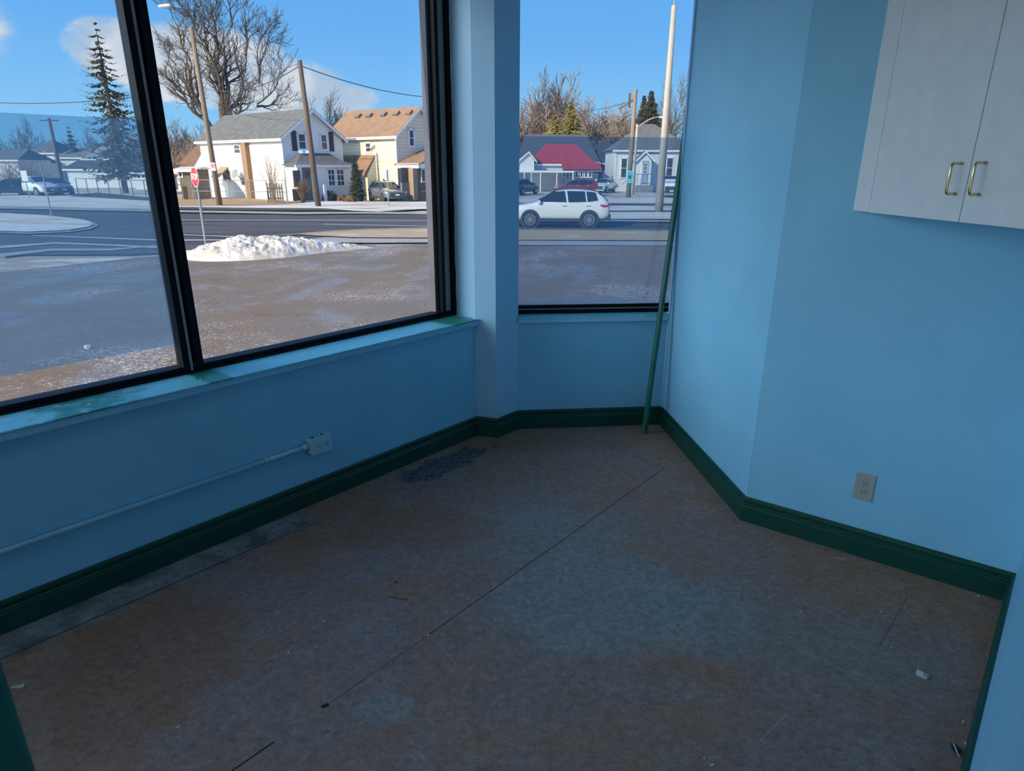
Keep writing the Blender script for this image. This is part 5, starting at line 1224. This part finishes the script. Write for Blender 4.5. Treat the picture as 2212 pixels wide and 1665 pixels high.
# ------------------------------------------------------------------ vehicles
def car(name, label, pos, heading, Lg=4.6, wd=1.86, ht=1.68, paint='carwhite', truck=False, cat='car', wb=2.69):
    """body lofted from cross-sections; x forwards, origin on the ground under the middle"""
    root_ = empty(name, pos); tag(root_, label, cat); root_.rotation_euler = (0, 0, heading)
    k = Lg/4.6; kz = ht/1.68; hw = wd/2
    # x, z bottom, z belt, half width belt, z top, half width top
    st = [(2.30, .38, .62, .62, .74, .52), (2.22, .28, .80, .80, .88, .66), (1.95, .26, .92, .90, .98, .74), (1.45, .26, 1.0, .93, 1.05, .76), (1.05, .26, 1.05, .935, 1.12, .76),
          (.62, .26, 1.07, .935, 1.36, .70), (.20, .26, 1.08, .935, 1.60, .62), (-.35, .26, 1.09, .935, 1.68, .60), (-1.1, .26, 1.11, .935, 1.66, .60), (-1.65, .26, 1.13, .93, 1.60, .60), (-1.98, .28, 1.15, .91, 1.44, .64), (-2.18, .32, 1.12, .86, 1.20, .70), (-2.27, .40, .95, .80, 1.02, .70), (-2.30, .50, .80, .70, .84, .62)]
    if truck:
        st = [(2.30, .45, .85, .75, .95, .6), (2.22, .35, 1.05, .88, 1.12, .72), (1.6, .32, 1.10, .93, 1.18, .8), (1.1, .32, 1.14, .935, 1.24, .78), (.55, .32, 1.16, .935, 1.62, .68), (.1, .32, 1.16, .935, 1.68, .66), (-.7, .32, 1.16, .935, 1.66, .66), (-1.0, .32, 1.16, .935, 1.26, .8), (-2.2, .34, 1.16, .93, 1.2, .9), (-2.3, .4, 1.1, .9, 1.12, .88)]
    def Y(x_, z_):
        x_ /= k; z_ /= kz
        for a, b in zip(st[:-1], st[1:]):
            if b[0] <= x_ <= a[0]:
                t = (a[0]-x_)/(a[0]-b[0]); L_ = [a[i]+(b[i]-a[i])*t for i in range(6)]
                f = max(0, min(1, (z_-L_[2])/max(.01, L_[4]-L_[2]))); return (L_[3]+(L_[5]-L_[3])*f)/.935*hw
        return hw
    rows = []
    for x_, zb, zl, hb, zt_, htp in st:
        h1, h2 = hb/.935*hw, htp/.935*hw
        ring = [(-h1*.90, zb), (-h1, zb+.18), (-h1*1.005, (zb+zl)/2), (-h1, zl), (-h2, zt_-.03), (-h2*.7, zt_+.012), (h2*.7, zt_+.012), (h2, zt_-.03), (h1, zl), (h1*1.005, (zb+zl)/2), (h1, zb+.18), (h1*.90, zb)]
        rows.append([(x_*k, y_, z_*kz) for y_, z_ in ring])
    mb = MB().grid(rows, True); n = 12
    mb.f += [tuple(range(n)), tuple(range((len(st)-1)*n, len(st)*n))[::-1]]
    body = mb.build('body', M[paint], None, smooth=True); body.parent = root_
    md = body.modifiers.new('sub', 'SUBSURF'); md.levels = md.render_levels = 1
    def P2(x_, z_, s_, out=.012): return Vector((x_*k, s_*(Y(x_*k, z_*kz)+out), z_*kz))
    def panel(nm, pts, mat_, s_, out=.014, par=body):
        mb = MB(); top_ = pts
        vs = [P2(a, b, s_, out) for a, b in pts]; vi = [P2(a, b, s_, out-.03) for a, b in pts]; m_ = len(vs)
        mb.add(vs+vi, [tuple(range(m_))]+[(i, (i+1) % m_, m_+(i+1) % m_, m_+i) for i in range(m_)])
        o_ = mb.build(nm, M[mat_]); o_.parent = par; return o_
    for s_ in (1, -1):
        if truck: wins = [[(.62, 1.20), (.98, 1.22), (.50, 1.56), (-.62, 1.58), (-.66, 1.20)]]
        else: wins = [[(-.30, 1.14), (.98, 1.13), (.55, 1.36), (.14, 1.57), (-.22, 1.60)], [(-1.18, 1.16), (-.40, 1.14), (-.33, 1.60), (-1.12, 1.59)], [(-1.72, 1.22), (-1.26, 1.16), (-1.20, 1.585), (-1.60, 1.54)]]
        for wn in wins: panel('side_window', wn, 'carglass', s_, .022)
        panel('side_cladding', [(-.95, .27), (.95, .27), (.92, .42), (-.92, .42)], 'clad', s_, .02)
        if not truck:
            panel('tail_lamp', [(-1.80, 1.00), (-2.24, 1.10), (-2.2, .96), (-2.0, .92)], 'taillamp', s_, .03); panel('headlamp', [(1.95, .80), (2.26, .70), (2.22, .80), (1.98, .90)], 'headlamp', s_, .03)
            for hx in (-.12, -1.18):
                q0, q1 = P2(hx, .98, s_, .03), P2(hx-.20, .99, s_, .03); hnd = MB().tube([q0, q1], .018, 6).build('door_handle', M['headlamp']); hnd.parent = body
        mr = MB().obox(P2(.92, 1.13, s_, .11), (.07, 0, 0), (0, .10, 0), (0, 0, .07)).build('side_mirror', M[paint], None, bevel=.02); mr.parent = root_
        for wx in (wb/2, -wb/2):
            yy = (hw+.008)*s_; c_ = Vector((wx-.02, 0, .36*kz)); R_ = .36*kz
            ar_ = MB(); inn, outr = [], []
            ar_.lathe(Vector((c_.x, s_*(hw-.06), c_.z)), (0, s_, 0), [(0, .082), (R_*1.20, .082), (R_*1.24, .07), (R_*1.24, 0)], 32)
            q_ = ar_.build('wheel_arch', M['clad']); q_.parent = root_
            ty = MB(); ty.lathe(Vector((c_.x, s_*(hw-.22), c_.z)), (0, s_, 0), [(0, .0), (R_*.96, 0), (R_, .03), (R_, .235), (R_*.95, .262), (R_*.74, .264), (R_*.72, .245), (0, .245)], 28)
            wh = ty.build('wheel', M['tyre'], None, smooth=False); wh.parent = root_
            rm = MB()
            for j in range(10):
                a = 2*PI*j/10; dv_ = Vector((math.cos(a), 0, math.sin(a))); tn = Vector((-dv_.z, 0, dv_.x)); cc = Vector((c_.x, s_*(hw+.034), c_.z))
                rm.obox(cc+dv_*R_*.38, dv_*R_*.32, (0, .012, 0), tn*.022)
            rm.lathe(Vector((c_.x, s_*(hw+.022), c_.z)), (0, s_, 0), [(R_*.62, .0), (R_*.62, .022), (R_*.71, .022), (R_*.71, .0)], 28); rm.lathe(Vector((c_.x, s_*(hw+.024), c_.z)), (0, s_, 0), [(0, .024), (R_*.14, .022), (R_*.16, 0)], 14)
            r2 = rm.build('rim', M['rim']); r2.parent = wh
    # windscreen and rear window
    fx = [(1.00, 1.155, .70), (.24, 1.605, .58)] if not truck else [(1.02, 1.27, .72), (.58, 1.63, .62)]
    mb = MB(); (xa, za_, wa_), (xb, zb_, wb_) = fx; q = [(xa*k, -wa_*hw/.935, za_*kz+.02), (xa*k, wa_*hw/.935, za_*kz+.02), (xb*k, wb_*hw/.935, zb_*kz+.02), (xb*k, -wb_*hw/.935, zb_*kz+.02)]
    mb.add(q+[(a-.03, b, c-.05) for a, b, c in q], [(0, 1, 2, 3), (0, 1, 5, 4), (1, 2, 6, 5), (2, 3, 7, 6), (3, 0, 4, 7)]); o_ = mb.build('windscreen', M['carglass']); o_.parent = body
    if not truck:
        mb = MB(); q = [(-1.80*k, -.60*hw/.935, 1.56*kz), (-1.80*k, .60*hw/.935, 1.56*kz), (-2.20*k, .66*hw/.935, 1.20*kz), (-2.20*k, -.66*hw/.935, 1.20*kz)]
        mb.add(q+[(a+.05, b, c-.05) for a, b, c in q], [(0, 1, 2, 3), (0, 1, 5, 4), (1, 2, 6, 5), (2, 3, 7, 6), (3, 0, 4, 7)]); o_ = mb.build('rear_window', M['carglass']); o_.parent = body
        mb = MB().box(-1.98*k, -1.66*k, -.56, .56, 1.61*kz, 1.655*kz); o_ = mb.build('roof_spoiler', M[paint], None, bevel=.01); o_.parent = body
        for s_ in (1, -1): o_ = MB().tube([(.1*k, s_*.52, 1.70*kz), (-.7*k, s_*.53, 1.745*kz), (-1.5*k, s_*.53, 1.69*kz)], .018, 6).build('roof_rail', M['clad']); o_.parent = body
        o_ = MB().box(-2.335*k, -2.15*k, -.78, .78, .34, .62).build('rear_bumper', M['clad'], None, bevel=.04); o_.parent = body
    o_ = MB().box(2.2*k, 2.33*k, -.62, .62, .34, .72 if not truck else .95).build('grille', M['clad'], None, bevel=.03); o_.parent = body
    o_ = MB().box(2.32*k, 2.345*k, -.16, .16, .50, .60).build('number_plate', M['signwhite']); o_.parent = body
    return root_
wf, wr = onz(1144, 490.5), onz(1271, 491.5); mid_ = (wf+wr)/2; hd = math.atan2(wf.y-wr.y, wf.x-wr.x); sidev = Vector((-math.sin(hd), math.cos(hd), 0)); sidev = sidev if sidev.y > 0 else -sidev
cpos = mid_+sidev*.93+Vector((0, 0, -.02))
car('white_suv', 'white compact SUV driving left on the road', cpos, hd, 4.62, 1.86, 1.68, 'carwhite', wb=(wf-wr).length)
car('red_car', 'dark red car parked before the board fence', far(1246, 72), math.radians(172), 4.4, 1.8, 1.5, 'carred')
car('dark_car', 'dark car parked under the canopy at left of the narrow window', far(1128, 74), math.radians(60), 4.5, 1.8, 1.5, 'carblack')
car('white_car', 'low white car parked between the red car and the pale blue house', far(1305, 80), math.radians(-115), 4.3, 1.75, 1.45, 'carwhite')
car('pickup_truck', 'white pickup truck facing out beside the pale blue house', Vector((far(1449, 70).x, 70, GZ)), math.radians(-97), 5.2, 1.95, 1.85, 'carwhite', True, 'truck')
car('parked_car', 'dark car parked in the shade between the two front houses', onz(822, 437)+Vector((.2, 2.0, 0)), math.radians(-60), 4.5, 1.8, 1.5, 'cargrey')
car('parked_car', 'dark car parked at the left frame edge', far(14, 66), math.radians(-150), 4.6, 1.85, 1.5, 'carblack')
car('parked_suv', 'white SUV parked before the brush hedge in the left pane', far(73, 66), math.radians(-30), 4.6, 1.85, 1.7, 'carwhite')
car('parked_suv', 'dark SUV parked right beside the white one in the left pane', far(110, 67), math.radians(-40), 4.5, 1.85, 1.55, 'cargrey')
# wheelie bin and snow-covered bench details in the yard
tag(MB().prism([onz(843, 436), onz(843, 436)+Vector((.55, 0, 0)), onz(843, 436)+Vector((.6, 0, 1.05)), onz(843, 436)+Vector((-.05, 0, 1.05))], (0, .6, 0)).build('wheelie_bin', M['boxwood'], bevel=.03), 'dark green wheelie bin beside the cream house', 'bin')
tag(MB().prism([onz(924, 446), onz(924, 446)+Vector((.6, 0, 0)), onz(924, 446)+Vector((.6, 0, .45)), onz(924, 446)+Vector((.1, 0, .5))], (0, .8, 0)).build('black_bag', M['clad'], bevel=.1), 'black bag on the snow at right of the middle pane', 'bag')
